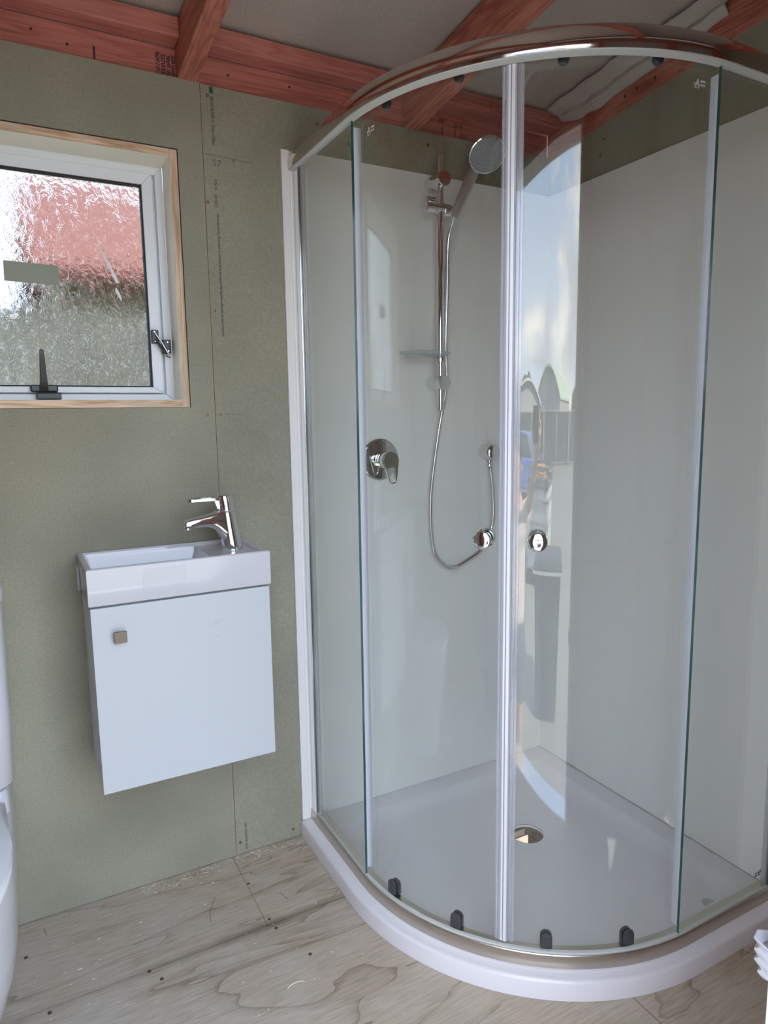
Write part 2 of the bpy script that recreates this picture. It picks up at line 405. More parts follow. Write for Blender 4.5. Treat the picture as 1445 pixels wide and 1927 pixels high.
# ---- back wall (window wall)
wb = struct('wall_back')
WX0, WX1, WZ0, WZ1 = -1.790, -1.157, 1.242, 1.848      # hole in the boards
m = MB()
for x0, x1, z0, z1 in ((-2.5, WX0, -0.06, 1.989), (WX1, 0.12, -0.06, 1.989), (WX0, WX1, -0.06, WZ0), (WX0, WX1, WZ1, 1.989)):
    m.box(x0, x1, 0.012, 0.125, z0, z1)
m.box(-2.5, 0.12, 0.0346, 0.125, 1.989, 2.09)
m.build('wall_core', WHITEP, wb)
m = MB()
TOPZ = 2.009
BX1, BZ0, BZ1 = WX1 + 0.0028, WZ0 - 0.001, WZ1 + 0.0022
for x0, x1, z0, z1 in ((-2.4, WX0, 0.002, TOPZ), (BX1, -1.0955, 0.002, TOPZ), (WX0, BX1, 0.002, BZ0), (WX0, BX1, BZ1, TOPZ)):
    m.box(x0, x1, 0.0, 0.0118, z0, z1)
m.box(-1.0955, -1.0945, 0.0003, 0.0118, 0.002, TOPZ, 1)
m.build('plasterboard_sheet', [GREEN, PAPER], wb)
m = MB().box(-1.0918, -0.002, 0.0025, 0.0118, 0.002, 2.008)
m.box(-1.0926, -1.0918, 0.003, 0.0118, 0.002, 2.008, 1)
m.build('plasterboard_sheet', [GREEN, PAPER], wb)
MB().box(-1.112, -1.067, 0.01185, 0.0122, 0.002, 1.989).build('joint_shade_strip', DARKWOOD, wb)  # thin dark strip behind the sheet joint, imitates the shade in the gap
# notch gap behind window lining, printed lines, screws, pencil
def wall_screw(x, z, y=0.0):
    q = MB().lathe([(0.0042, 0.0006), (0.0042, -0.0006), (0.0018, -0.0008), (0.0015, 0.0002)], (x, y, z), (0, 1, 0), 10)
    q.build('screw', SCREW, wb)
for x, z in ((-1.076, 1.985), (-1.087, 1.739), (-1.083, 1.481), (-1.081, 1.223), (-1.115, 1.222), (-0.923, 0.026), (-1.081, 0.036), (-0.70, 1.935), (-0.79, 1.97), (-0.45, 1.975)):
    wall_screw(x, z, 0.0025 if x > -1.093 else 0)
IY = 0.0022
def vtext(s, x, ztop, length, h):
    o = text('printed_lettering', s, h, Matrix.Identity(4), BOARDINK, None, 0.00005, off=0.00018)
    w_ = max(v.co.x for v in o.data.vertices)
    o.data.transform(Matrix.Scale(length / w_, 4, (1, 0, 0)))
    o.data.transform(frame((0, 0, -1), (1, 0, 0), (x, IY, ztop)))
    o.parent = wb
    return o
vtext('GIB AQUALINE® 13  10mm x 1200mm', -1.069, 1.985, 0.112, 0.011)
vtext('11:36:10', -1.068, 1.797, 0.026, 0.009)
vtext('23/10/23', -1.069, 1.760, 0.030, 0.009)
vtext('Allow the words \'Fire rated\' is removed from the name. GIB Aqualine will retain its test properties', -1.066, 1.714, 0.296, 0.009)
vtext('GIB  AQUALINE 10mm', -1.066, 0.090, 0.080, 0.009)
MB().box(-1.071, -1.062, 0.0021, 0.003, 1.991, 2.006).build('printed_mark', BOARDINK, wb)
def pencil(p, q, wdt=0.0011, y=IY, name='pencil_line', mt=None, parent=None):
    a = Vector((p[0], 0, p[1])); b_ = Vector((q[0], 0, q[1])); d = (b_ - a).normalized(); n_ = Vector((-d.z, 0, d.x)) * wdt / 2
    vs = []
    for yy in (y, y + 0.0006):
        for c in (a - n_, a + n_, b_ + n_, b_ - n_): vs.append((c.x, yy, c.z))
    MB().add(vs, [(0, 1, 2, 3), (7, 6, 5, 4), (0, 4, 5, 1), (1, 5, 6, 2), (2, 6, 7, 3), (3, 7, 4, 0)]).build(name, mt or PENCIL, parent or wb)
pencil((-1.092, 1.851), (-0.970, 1.847)); pencil((-1.018, 1.848), (-1.017, 1.829)); pencil((-1.018, 1.848), (-1.022, 1.842)); pencil((-1.018, 1.848), (-1.013, 1.842))
pencil((-1.092, 1.223), (-1.02, 1.223), 0.0008)
text('pencilled_note', '57', 0.022, frame((1, 0, 0), (0, 0, 1), (-1.071, 0.0022, 1.826)), PENCIL, wb)

# ---- timber on the back wall
ce = struct('ceiling')
MB().box(-2.4, -0.001, 0.0125, 0.0345, 1.99, 2.076).build('top_plate', RED_X, ce)
def tim(name, x0, x1, y0, y1, z0f, z1f, mt, bevel=0.0025):
    """timber following functions for bottom and top height"""
    p = [(x, y, zf(y)) for x in (x0, x1) for y in (y0, y1) for zf in (z0f, z1f)]
    return MB().hexa(p).build(name, mt, ce, bevel=bevel)
RX = [(-2.345, -2.30), (-1.745, -1.70), (-1.146, -1.101), (-0.527, -0.482)]
for x0, x1 in RX:
    tim('rafter', x0, x1, 0.011, -1.33, under, roof, RED_Y)
tim('rafter', 0.0, 0.045, 0.011, -1.33, lambda y: under(y), roof, RED_Y)
tim('rafter', -2.445, -2.40, 0.011, -1.33, under, roof, RED_Y)
edges = [-2.40] + [v for x in RX for v in x] + [0.0]
for i in range(0, len(edges), 2):
    a, b_ = edges[i], edges[i + 1]
    if b_ - a > 0.1:
        tim('blocking', a + 0.0005, b_ - 0.0005, -0.045, 0.011, lambda y: 2.0765, lambda y: 2.119, RED_X)
        tim('blocking', a + 0.0005, b_ - 0.0005, -0.70, -0.655, lambda y: under(y) + 0.062, lambda y: roof(y) - 0.001, RED_X)
        tim('blocking', a + 0.0005, b_ - 0.0005, -1.33, -1.285, lambda y: under(y) + 0.062, lambda y: roof(y) - 0.001, RED_X)
# underlay with slight sag
m = MB(); nx, ny = 64, 36
vs = []
for i in range(nx + 1):
    for j in range(ny + 1):
        x = -2.5 + 2.62 * i / nx; y = 0.125 - 1.56 * j / ny
        sag = 0.004 * noise.noise(Vector((x * 3, y * 5, 0))) + 0.006
        vs.append((x, y, roof(y) + 0.004 + sag))
fs = [(i * (ny + 1) + j, (i + 1) * (ny + 1) + j, (i + 1) * (ny + 1) + j + 1, i * (ny + 1) + j + 1) for i in range(nx) for j in range(ny)]
m.add(vs, fs).build('roof_underlay', FOIL, ce, smooth=60)
m = MB().hexa([(x, y, z + 0.03) for x in (-2.6, 0.25) for y, zz in ((0.3, roof(0.3)), (-1.62, roof(-1.62))) for z in (zz, zz + 0.05)])
m.build('roof_sheet', mat('roof_steel', (0.25, 0.26, 0.27), 0.4, 0.6), ce)
# loose folded flap of underlay along the right-hand rafter
m = MB(); n = 60; A = []; B_ = []; C_ = []
L0 = []
for i in range(n + 1):
    y = -0.05 - 0.56 * i / n
    f_ = i / n
    hang = 0.040 * min(1, f_ * 6) * (1.0 - 0.25 * f_) * (0.9 + 0.35 * noise.noise(Vector((y * 16, 0, 0))))
    wob = 0.010 * noise.noise(Vector((y * 22, 3, 0)))
    top = roof(y) + 0.002
    w0 = 0.048 * (1 - 0.45 * f_) * (1 + 0.5 * noise.noise(Vector((y * 11, 9, 0))))
    L0.append([(-w0 - 0.02, y, top - 0.003), (-w0 * 0.75, y, top - 0.013 + wob * 0.4), (-w0 * 0.4 + wob, y, top - 0.35 * hang - 0.012), (-0.020 + wob, y, top - 0.8 * hang - 0.012), (-0.008 + wob * 0.5, y, top - hang - 0.018), (-0.0025, y, top - hang - 0.026)])
m.loft(L0, 0, closed=False)
o = m.build('underlay_flap', FLAP, ce, smooth=50)
sd = o.modifiers.new('thick', 'SOLIDIFY'); sd.thickness = 0.0012

# timber print and marks
def blk(s, x, ztop, length, h):
    o = text('timber_stamp', s, h, Matrix.Identity(4), PRINT_D, None, 0.0001, off=0.0004)
    w_ = max(v.co.x for v in o.data.vertices)
    o.data.transform(Matrix.Scale(length / w_, 4, (1, 0, 0)))
    o.data.transform(frame((0, 0, -1), (1, 0, 0), (x, 0.0121, ztop))); o.parent = ce
blk('962411 H1.2', -1.191, 2.062, 0.050, 0.0135)
blk('357WE53', -1.179, 2.060, 0.050, 0.0135)
blk('90x45 18:03', -1.1665, 2.058, 0.050, 0.0135)
blk('SG8 Lumber', -1.155, 2.060, 0.052, 0.0125)
MB().box(-1.327, -1.323, 0.011, 0.0125, 2.016, 2.043).build('pencil_mark', PRINT_D, ce)
for s_, x_, z_ in (('897', -0.333, 2.016), ('016', -0.353, 2.040), ('387', -0.408, 2.046)):
    text('pencilled_note', s_, 0.020, frame((1, 0, 0), (0, 0, 1), (x_, 0.0121, z_)), PRINT_D, ce)
for x_ in (-0.395, -0.350):
    MB().box(x_, x_ + 0.0015, 0.011, 0.0124, 2.014, 2.036).build('pencil_mark', PRINT_D, ce)
MB().box(-0.266, -0.2645, -0.0456, -0.044, 2.082, 2.107).build('pencil_mark', PRINT_D, ce)
for x_, z_ in ((-1.02, 2.045), (-1.45, 2.05), (-1.38, 2.035), (-0.86, 2.05)):
    MB().lathe([(0.003, 0), (0.003, 0.0008)], (x_, 0.0128, z_), (0, -1, 0), 10).build('nail_head', PRINT_D, ce)
for y_, z_ in ((-0.40, 2.085), (-0.34, 2.083), (-0.30, 2.078)):
    MB().lathe([(0.004, 0), (0.004, 0.0008)], (0.0002, y_, z_ - 0.005), (-1, 0, 0), 10).build('nail_head', PRINT_D, ce)

# ---- right-hand wall
wr = struct('wall_right')
MB().hexa([(x, y, z) for x in (0.046, 0.12) for y in (0.0, -1.43) for z in (-0.06, 2.11 + 0.11 * (-y))]).build('wall_core', WHITEP, wr)
m = MB().hexa([(x, y, z) for x in (0.005, 0.015) for y in (0.011, -1.33) for z in (0.002, 2.008 + 0.11 * (-y))])
m.build('plasterboard_sheet', GREEN, wr)
for y_, z_ in ((-0.22, 1.99), (-0.60, 2.045), (-0.21, 1.95)):
    MB().lathe([(0.0042, 0), (0.0042, 0.0008)], (0.0052, y_, z_), (-1, 0, 0), 10).build('screw', SCREW, wr)
MB().box(0.016, 0.045, 0, -1.33, 0.002, 2.0).build('wall_stud', RED_Y, wr)

# ---- left wall
wl = struct('wall_left')
MB().hexa([(x, y, z) for x in (-2.5, -2.446) for y in (0.0, -1.43) for z in (-0.06, 2.11 + 0.11 * (-y))]).build('wall_core', WHITEP, wl)
MB().hexa([(x, y, z) for x in (-2.445, -2.440) for y in (0.011, -1.33) for z in (0.002, 2.006 + 0.11 * (-y))]).build('building_wrap', FOIL, wl)
for y0 in (-0.0345, -0.47, -0.90, -1.333):
    MB().box(-2.4395, -2.352, y0, y0 + 0.045, 0.046, 2.006 - 0.11 * y0).build('stud', RED_Z, wl, bevel=0.002)
for y0, y1 in ((0.0, -1.33),):
    MB().box(-2.4395, -2.352, y1 + 0.001, y0 - 0.001, 0.0005, 0.045).build('bottom_plate', RED_Y, wl, bevel=0.002)
for y0, y1 in ((-0.035, -0.4245), (-0.4705, -0.8545), (-0.9005, -1.2875)):
    MB().box(-2.4395, -2.352, y1, y0, 0.80, 0.845).build('nogging', RED_Y, wl, bevel=0.002)

# ---- front wall with the open doorway
DX0, DX1, DZ = -1.655, -0.809, 1.978
wf = struct('wall_front')
for x0, x1, z0 in ((-2.5, DX0, -0.06), (DX1, 0.12, -0.06), (DX0, DX1, DZ)):
    MB().hexa([(x, y, z) for x in (x0, x1) for y in (-1.4300, -1.455) for z in (z0, 2.11 + 0.11 * (-y))]).build('wall_core', WHITEP, wf)
for x0, x1, z0 in ((-2.35, DX0, 0.002), (DX1, -0.001, 0.002), (DX0, DX1, DZ)):
    MB().box(x0, x1, -1.4295, -1.4255, z0, 2.14).build('building_wrap', FOIL, wf)
for x0 in (-2.350, -1.72, DX0 - 0.0455, DX1 + 0.0005, -0.38, -0.0465):
    MB().box(x0, x0 + 0.045, -1.4253, -1.3345, 0.046, 2.045).build('stud', RED_Z, wf, bevel=0.002)
for x0, x1 in ((-2.3045, -1.7205), (DX1 + 0.046, -0.3805), (-0.3345, -0.047)):
    MB().box(x0, x1, -1.4253, -1.3345, 0.80, 0.845).build('nogging', RED_X, wf, bevel=0.002)
for x0, x1 in ((-2.35, DX0 - 0.0005), (DX1 + 0.0005, -0.001)):
    MB().box(x0, x1, -1.4253, -1.3345, 0.0005, 0.0455).build('bottom_plate', RED_X, wf, bevel=0.002)
MB().box(DX0, DX1, -1.4253, -1.3345, DZ + 0.001, 2.0445).build('lintel', RED_X, wf, bevel=0.002)
MB().box(-2.35, -0.001, -1.4253, -1.3345, 2.0455, 2.0905).build('top_plate', RED_X, wf, bevel=0.002)
MB().box(-2.35, -0.001, -1.4253, -1.3345, 2.091, 2.150).build('top_plate', RED_X, wf, bevel=0.002)
d1 = struct('door_1')
MB().box(DX1 - 0.018, DX1 - 0.0002, -1.46, -1.3330, 0.0, DZ - 0.018).build('door_jamb', WHITEP, d1, bevel=0.0015)
MB().box(DX0 + 0.0002, DX0 + 0.018, -1.46, -1.3330, 0.0, DZ - 0.018).build('door_jamb', WHITEP, d1, bevel=0.0015)
MB().box(DX0 + 0.0002, DX1 - 0.0002, -1.46, -1.3330, DZ - 0.018, DZ - 0.0002).build('door_head', WHITEP, d1, bevel=0.0015)
MB().box(DX0 + 0.019, DX1 - 0.019, -1.45, -1.3340, -0.018, 0.004).build('door_sill', RAILM, d1, bevel=0.002)
# crumpled film still wrapped round the jamb
m = MB(); L0 = []
for i in range(26):
    z = 0.552 + 0.045 * i / 25
    wv = 0.0035 * math.sin(i * 0.85) + 0.003 * noise.noise(Vector((z * 60, 0, 0)))
    taper = 0.0 if 2 < i else 0.002 * (3 - i)
    e = 0.009 + wv - taper + 0.004 * (i / 25)
    L0.append([(DX1 - 0.0185, -1.39, z), (DX1 - 0.020 - abs(wv), -1.355, z), (DX1 - 0.019 - e * 0.5, -1.337, z), (DX1 - 0.022, -1.332 + e * 1.0, z), (DX1 - 0.008, -1.330 + e * 1.2, z), (DX1 + 0.012, -1.3305 + e * 0.4, z), (DX1 + 0.04, -1.3328, z)])
m.loft(L0, 0, closed=False)
o = m.build('plastic_film', FILM, None, smooth=50)
sd = o.modifiers.new('thick', 'SOLIDIFY'); sd.thickness = 0.0008
tag(o, 'crumpled translucent plastic film wrapped around the white door jamb at lower right', 'plastic film')

# ---- floor: plywood sheets
fl = struct('floor')
def sheet(x0, x1, y0, y1):
    MB().box(x0 + 0.0008, x1 - 0.0008, y1 + 0.0014, y0 - 0.0014, -0.019, 0.0).build('plywood_sheet', PLY, fl)
Yj = -0.2965
sheet(-2.4, -1.105, 0.012, Yj); sheet(-1.105, 0.012, 0.012, Yj)
sheet(-2.4, -1.705, Yj, -1.342); sheet(-1.705, -0.505, Yj, -1.342)
MB().box(-2.4, -0.001, Yj - 0.002, Yj + 0.012, -0.0225, -0.0193).build('joint_backing', DARKWOOD, fl)
for xj, ya, yb in ((-1.105, Yj + 0.013, 0.0), (-1.705, -1.33, Yj - 0.003), (-0.505, -1.33, Yj - 0.003)):
    MB().box(xj - 0.01, xj + 0.01, ya, yb, -0.0225, -0.0193).build('joint_backing', DARKWOOD, fl)
HC = Vector((-0.3425, -0.3435)); HR = 0.045
def ring_loop(x0, x1, y0, y1, z, n=64):
    pts = []
    for k in range(n):
        a = 2 * PI * k / n; c, s_ = math.cos(a), math.sin(a)
        tx = ((x1 - HC.x) / c) if c > 1e-9 else (((x0 - HC.x) / c) if c < -1e-9 else 1e9)
        ty = ((y1 - HC.y) / s_) if s_ > 1e-9 else (((y0 - HC.y) / s_) if s_ < -1e-9 else 1e9)
        t_ = min(tx, ty); pts.append((HC.x + c * t_, HC.y + s_ * t_, z))
    return pts
def circ(r, z, n=64): return [(HC.x + r * math.cos(2 * PI * k / n), HC.y + r * math.sin(2 * PI * k / n), z) for k in range(n)]
m = MB()
a_ = ring_loop(-0.5044, 0.011, -1.3414, Yj - 0.0014, 0.0); b_ = circ(HR + 0.009, 0.0); c_ = circ(HR + 0.009, -0.019); d_ = ring_loop(-0.5044, 0.011, -1.3414, Yj - 0.0014, -0.019)
m.loft([a_, b_, c_, d_, a_], 0, True, False, False); nL = len(a_); m.m[nL:2 * nL] = [1] * nL
m.build('plywood_sheet', [PLY, DARKWOOD], fl)
for x0, x1 in ((-0.83, -0.785), (-1.42, -1.375), (-2.0, -1.955)):
    MB().box(x0, x1, -1.43, 0.12, -0.115, -0.0195).build('floor_joist', DARKWOOD, fl)
MB().box(-2.5, 0.12, 0.03, 0.12, -0.115, -0.061).build('floor_bearer', DARKWOOD, fl)
MB().box(-0.288, -0.15, -0.45, -0.284, GZ, -0.0195).build('pile', DARKWOOD, fl)
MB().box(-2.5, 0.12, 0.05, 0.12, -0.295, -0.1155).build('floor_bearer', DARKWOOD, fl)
MB().box(-0.6, 1.2, 0.14, 0.425, GZ, GZ + 0.05, M=Matrix.Translation((0.3, 0.4, 0)) @ Matrix.Rotation(-0.10, 4, 'Z') @ Matrix.Translation((-0.3, -0.4, 0))).build('ground_shade_board', DARKWOOD, fl)  # dark board added to stand in for shaded ground below the waste hole
# cut line, floor screws, chips and dust
def fline(p, q, w_=0.0014, z=0.0002, mt=PENCIL, name='pencil_line'):
    a = Vector((p[0], p[1], 0)); b2 = Vector((q[0], q[1], 0)); d = (b2 - a).normalized(); n_ = Vector((-d.y, d.x, 0)) * w_ / 2
    vs = [(c.x, c.y, zz) for zz in (0.0, z) for c in (a - n_, a + n_, b2 + n_, b2 - n_)]
    MB().add(vs, [(3, 2, 1, 0), (4, 5, 6, 7), (0, 1, 5, 4), (1, 2, 6, 5), (2, 3, 7, 6), (3, 0, 4, 7)]).build(name, mt, fl)
ORG = mat('orange_snap_line', (0.33, 0.14, 0.07), 0.8)
fline((-1.105, -0.004), (-1.105, -0.294), 0.0012, mt=ORG, name='snap_line')
for p, q in (((-0.905, -0.045), (-0.96, -0.05)), ((-0.905, -0.045), (-0.94, -0.072)), ((-0.905, -0.045), (-0.955, -0.036)), ((-0.895, -0.26), (-0.955, -0.245)), ((-0.895, -0.26), (-0.93, -0.285)), ((-0.17, -0.905), (-0.12, -0.99)), ((-0.19, -0.905), (-0.165, -0.94)),
             ((-1.262, -0.02), (-1.258, -0.05)), ((-1.19, -0.135), (-1.215, -0.18)), ((-1.215, -0.18), (-1.222, -0.215)), ((-1.58, -0.04), (-1.575, -0.065)), ((-1.04, -0.20), (-1.03, -0.235)), ((-0.505, -0.87), (-0.505, -1.05))):
    fline(p, q)
for x, y in ((-1.100, -0.128), (-1.095, -0.278), (-1.09, -0.315), (-1.36, -0.335), (-1.38, -0.30), (-1.05, -0.43), (-1.62, -0.12), (-1.58, -0.31), (-1.585, -0.345)):
    MB().lathe([(0.0042, 0.0), (0.0042, 0.0007), (0.0012, 0.0004)], (x, y, 0), (0, 0, 1), 10).build('screw', SCREW, fl)
CHIP = mat('sawdust', (0.78, 0.70, 0.58), 0.8)
m = MB(); rnd = random.Random(3)
for i in range(650):
    if i < 430: x = rnd.uniform(-1.75, -0.5); y = rnd.uniform(-1.2, -0.005)
    else: x = rnd.uniform(-1.35, -0.91); y = -0.004 - abs(rnd.gauss(0, 0.022))
    if x > -0.91: continue
    s_ = rnd.uniform(0.0008, 0.0022) * (1.6 if rnd.random() < 0.06 else 1); a = rnd.uniform(0, PI); l = s_ * rnd.uniform(1, 2.6)
    c, n_ = math.cos(a), math.sin(a)
    q4 = [(x + c * l - n_ * s_ * .5, y + n_ * l + c * s_ * .5), (x + c * l + n_ * s_ * .5, y + n_ * l - c * s_ * .5), (x - c * l, y - n_ * l)]
    m.add([(a1, b1, 0.0001) for a1, b1 in q4] + [(x, y, 0.0012)], [(0, 1, 2), (0, 3, 1), (1, 3, 2), (2, 3, 0)])
o = m.build('sawdust', CHIP); o['kind'] = 'stuff'; tag(o, 'pale sawdust and chips scattered on the plywood floor', 'sawdust')
# curl of wood shaving
pts = [(-1.11 + 0.02 * math.cos(a), -0.50 + 0.009 * math.sin(a), 0.003) for a in np.linspace(0.2, 2.9, 12)]
o = MB().tube(pts, 0.0009, 6).build('wood_shaving', CHIP, smooth=60); tag(o, 'thin pale curled wood shaving lying on the open plywood floor', 'shaving')

# ================================================================ WINDOW
w1 = struct('window_1')
JT = 0.018
# pine lining boards with cream painted inner faces
def lining(name, b1, b2, mt):
    MB().box(*b1).build(name, mt, w1, bevel=0.0008); MB().box(*b2).build('painted_reveal', CREAM, w1)
x0, x1, z0, z1 = WX0 + 0.002, WX1 + 0.0, WZ0, WZ1 - 0.001
Yf, Yb = -0.0015, 0.086
lining('window_lining', (x1 - JT, x1, Yf, Yb, z0, z1), (x1 - JT - 0.0006, x1 - JT, 0.0, Yb, z0 + JT, z1 - JT), PINE_Z)
lining('window_lining', (x0, x0 + JT, Yf, Yb, z0, z1), (x0 + JT, x0 + JT + 0.0006, 0.0, Yb, z0 + JT, z1 - JT), PINE_Z)
lining('window_lining', (x0 + JT, x1 - JT, Yf, Yb, z1 - JT, z1), (x0 + JT, x1 - JT, 0.0, Yb, z1 - JT - 0.0006, z1 - JT), PINE_X)
lining('window_lining', (x0 + JT, x1 - JT, Yf, Yb, z0, z0 + JT), (x0 + JT, x1 - JT, 0.0, Yb, z0 + JT, z0 + JT + 0.0006), PINE_X)
def rect_frame(xa, xb, za, zb, wx, wt, wbm, ya, yb, name, mt, parent, bevel=0.0015, kids=None):
    """mitred frame, one mesh per member"""
    outl = [(xa, za), (xb, za), (xb, zb), (xa, zb)]; inn = [(xa + wx, za + wbm), (xb - wx, za + wbm), (xb - wx, zb - wt), (xa + wx, zb - wt)]
    res = []
    for i in range(4):
        j = (i + 1) % 4
        p = [(outl[i][0], ya, outl[i][1]), (outl[j][0], ya, outl[j][1]), (inn[j][0], ya, inn[j][1]), (inn[i][0], ya, inn[i][1])]
        p += [(a, yb, c) for a, _, c in p]
        res.append(MB().add(p, [(0, 1, 2, 3), (7, 6, 5, 4), (0, 4, 5, 1), (1, 5, 6, 2), (2, 6, 7, 3), (3, 7, 4, 0)]).build(name, mt, parent, bevel=bevel))
    return res
fx0, fx1, fz0, fz1 = -1.771, -1.1757, 1.2607, 1.8289
rect_frame(fx0, fx1, fz0, fz1, 0.019, 0.019, 0.016, 0.085, 0.120, 'outer_frame', ALU, w1)
MB().box(fx0 + 0.018, fx1 - 0.018, 0.108, 0.118, fz0 + 0.014, fz0 + 0.022).build('frame_stop', ALU, w1)
rect_frame(fx0 + 0.0185, fx1 - 0.0185, fz0 + 0.0145, fz1 - 0.0185, 0.0115, 0.009, 0.006, 0.104, 0.122, 'frame_stop', ALU, w1)
sx0, sx1, sz0, sz1 = -1.745, -1.2035, 1.2795, 1.8085
rect_frame(sx0, sx1, sz0, sz1, 0.025, 0.027, 0.0145, 0.076, 0.112, 'sash_frame', ALU, w1)
rect_frame(sx0 + 0.0255, sx1 - 0.0255, sz0 + 0.0150, sz1 - 0.0275, 0.0035, 0.003, 0.003, 0.079, 0.095, 'glazing_gasket', RUBBER, w1, bevel=0)
gx0, gx1, gz0, gz1 = sx0 + 0.0292, sx1 - 0.0292, sz0 + 0.0182, sz1 - 0.0307
MB().box(gx0 + 0.0002, gx1 - 0.0002, 0.085, 0.089, gz0 + 0.0002, gz1 - 0.0002).build('glass_pane', PATT, w1)
# sage tape and torn clear tape on the pane
MB().box(-1.5415, -1.4275, 0.0840, 0.0848, 1.531, 1.576, M=Matrix.Translation((-1.485, 0, 1.553)) @ Matrix.Rotation(math.radians(1.5), 4, 'Y') @ Matrix.Translation((1.485, 0, -1.553))).build('tape', TAPE, w1, label='sage green tape strip')
def shard(pts):
    vs = [(a, 0.0838, c) for a, c in pts] + [(a, 0.0846, c) for a, c in pts]; n_ = len(pts)
    MB().add(vs, [tuple(range(n_)), tuple(range(2 * n_ - 1, n_ - 1, -1))] + [(i, (i + 1) % n_, n_ + (i + 1) % n_, n_ + i) for i in range(n_)]).build('torn_tape', mat('white_tape', (0.85, 0.85, 0.85), 0.5), w1)
shard([(-1.337, 1.632), (-1.333, 1.626), (-1.313, 1.592), (-1.296, 1.552), (-1.294, 1.545), (-1.301, 1.545), (-1.305, 1.556), (-1.320, 1.590)])
shard([(-1.302, 1.535), (-1.297, 1.528), (-1.290, 1.512), (-1.290, 1.501), (-1.297, 1.512), (-1.304, 1.526)])
# handle
hd = MB().box(-1.508, -1.449, 0.060, 0.076, 1.2805, 1.298).build('handle_base', BLACK, w1, bevel=0.004)
L0 = []
for z, wd, y in ((1.284, 0.0095, 0.058), (1.300, 0.0085, 0.050), (1.325, 0.0070, 0.042), (1.350, 0.0058, 0.036), (1.372, 0.0048, 0.030), (1.376, 0.0035, 0.031)):
    L0.append([(-1.4795 - wd, y - 0.005, z), (-1.4795 + wd, y - 0.005, z), (-1.4795 + wd, y + 0.006, z), (-1.4795 - wd, y + 0.006, z)])
MB().loft(L0).build('handle', BLACK, w1, smooth=40, bevel=0.0012)
MB().box(-1.496, -1.443, 0.062, 0.0845, 1.2635, 1.2785).build('handle_keeper', BLACK, w1, bevel=0.002)
# stay
MB().box(-1.2275, -1.2105, 0.062, 0.0758, 1.402, 1.435).build('stay_bracket', BLACK, w1, bevel=0.002)
MB().box(-1.2010, -1.1815, 0.064, 0.0845, 1.378, 1.412).build('stay_bracket', BLACK, w1, bevel=0.002)
MB().tube([(-1.220, 0.058, 1.426), (-1.205, 0.055, 1.402), (-1.195, 0.052, 1.382), (-1.191, 0.053, 1.376)], 0.0024, 10).build('stay_arm', STEEL, w1, smooth=60)
MB().tube([(-1.219, 0.056, 1.412), (-1.208, 0.056, 1.392), (-1.198, 0.055, 1.376)], 0.0034, 8).build('stay_arm', BLACK, w1, smooth=60)
MB().tube([(-1.198, 0.052, 1.372), (-1.193, 0.050, 1.368), (-1.187, 0.050, 1.367)], 0.0016, 8).build('stay_hook', BLACK, w1, smooth=60)
for x, z, y in ((-1.220, 1.430, 0.0615), (-1.219, 1.407, 0.0615), (-1.189, 1.406, 0.0635), (-1.188, 1.384, 0.0635)):
    MB().lathe([(0.0024, 0), (0.0024, 0.0009), (0.001, 0.0012)], (x, y + 0.0004, z), (0, -1, 0), 12).build('stay_screw', STEEL, w1, smooth=40)

# ================================================================ SHOWER
W = 0.9; RR = 0.573; CC = -(W - RR)
def path(n_arc=40, n_s=1):
    """list of functions off -> (x,y)"""
    out = [lambda o: (-W + o, 0.0)]
    for k in range(1, n_s): out.append(lambda o, t=k / n_s: (-W + o, CC * t))
    for k in range(n_arc + 1):
        a = PI / 2 * k / n_arc
        out.append(lambda o, a=a: (CC - (RR - o) * math.cos(a), CC - (RR - o) * math.sin(a)))
    for k in range(1, n_s): out.append(lambda o, t=k / n_s: (CC * (1 - t), -W + o))
    out.append(lambda o: (0.0, -W + o))
    return out
PA = path(56, 2)
def sweep(prof, name, mt, parent, smooth=35, label=None, clip=None):
    loops = []
    for i, f_ in enumerate(PA):
        l = []
        for off, z in prof:
            x, y = f_(off)
            if i == 0: y = -0.0046
            if i == len(PA) - 1: x = -0.0006
            l.append((x, y, z))
        loops.append(l)
    return MB().loft(loops).build(name, mt, parent, smooth=smooth, label=label)

# tray -----------------------------------------------------------
def tray_loop(o, z, n_arc=40, wallo=None):
    """inset loop; wallo = inset on the two wall sides"""
    wo = o if wallo is None else wallo
    r = RR - o; pts = []
    pts.append((-wo, -wo, z))
    for k in range(1, 13): pts.append((-wo + (-W + o + wo) * k / 12, -wo, z))
    for k in range(1, 6): pts.append((-W + o, -wo + (CC + wo) * k / 6, z))
    for k in range(n_arc + 1):
        a = PI / 2 * k / n_arc; pts.append((CC - r * math.cos(a), CC - r * math.sin(a), z))
    for k in range(1, 6): pts.append((CC + (-wo - CC) * k / 6, -W + o, z))
    for k in range(0, 12): pts.append((-wo, -W + o + (W - o - wo) * k / 12, z))
    return pts
def morph(o, z, t, r):
    """between inner loop and the drain circle"""
    base = tray_loop(o, z, wallo=o)
    res = []
    for p in base:
        a = math.atan2(p[1] - HC.y, p[0] - HC.x)
        q_ = (HC.x + r * math.cos(a), HC.y + r * math.sin(a))
        res.append((p[0] * (1 - t) + q_[0] * t, p[1] * (1 - t) + q_[1] * t, z))
    return res
prof = [(0.0, 0.0005), (0.0, 0.039), (0.0012, 0.0425), (0.004, 0.0452), (0.008, 0.0465), (0.021, 0.0475), (0.0225, 0.0485), (0.024, 0.0495), (0.060, 0.0500), (0.066, 0.0488), (0.074, 0.0430), (0.086, 0.0330), (0.100, 0.0275), (0.118, 0.0255)]
loops = [tray_loop(o, z, wallo=max(0.0005, o if o > 0.03 else o * 0.0 + 0.0005)) for o, z in prof]
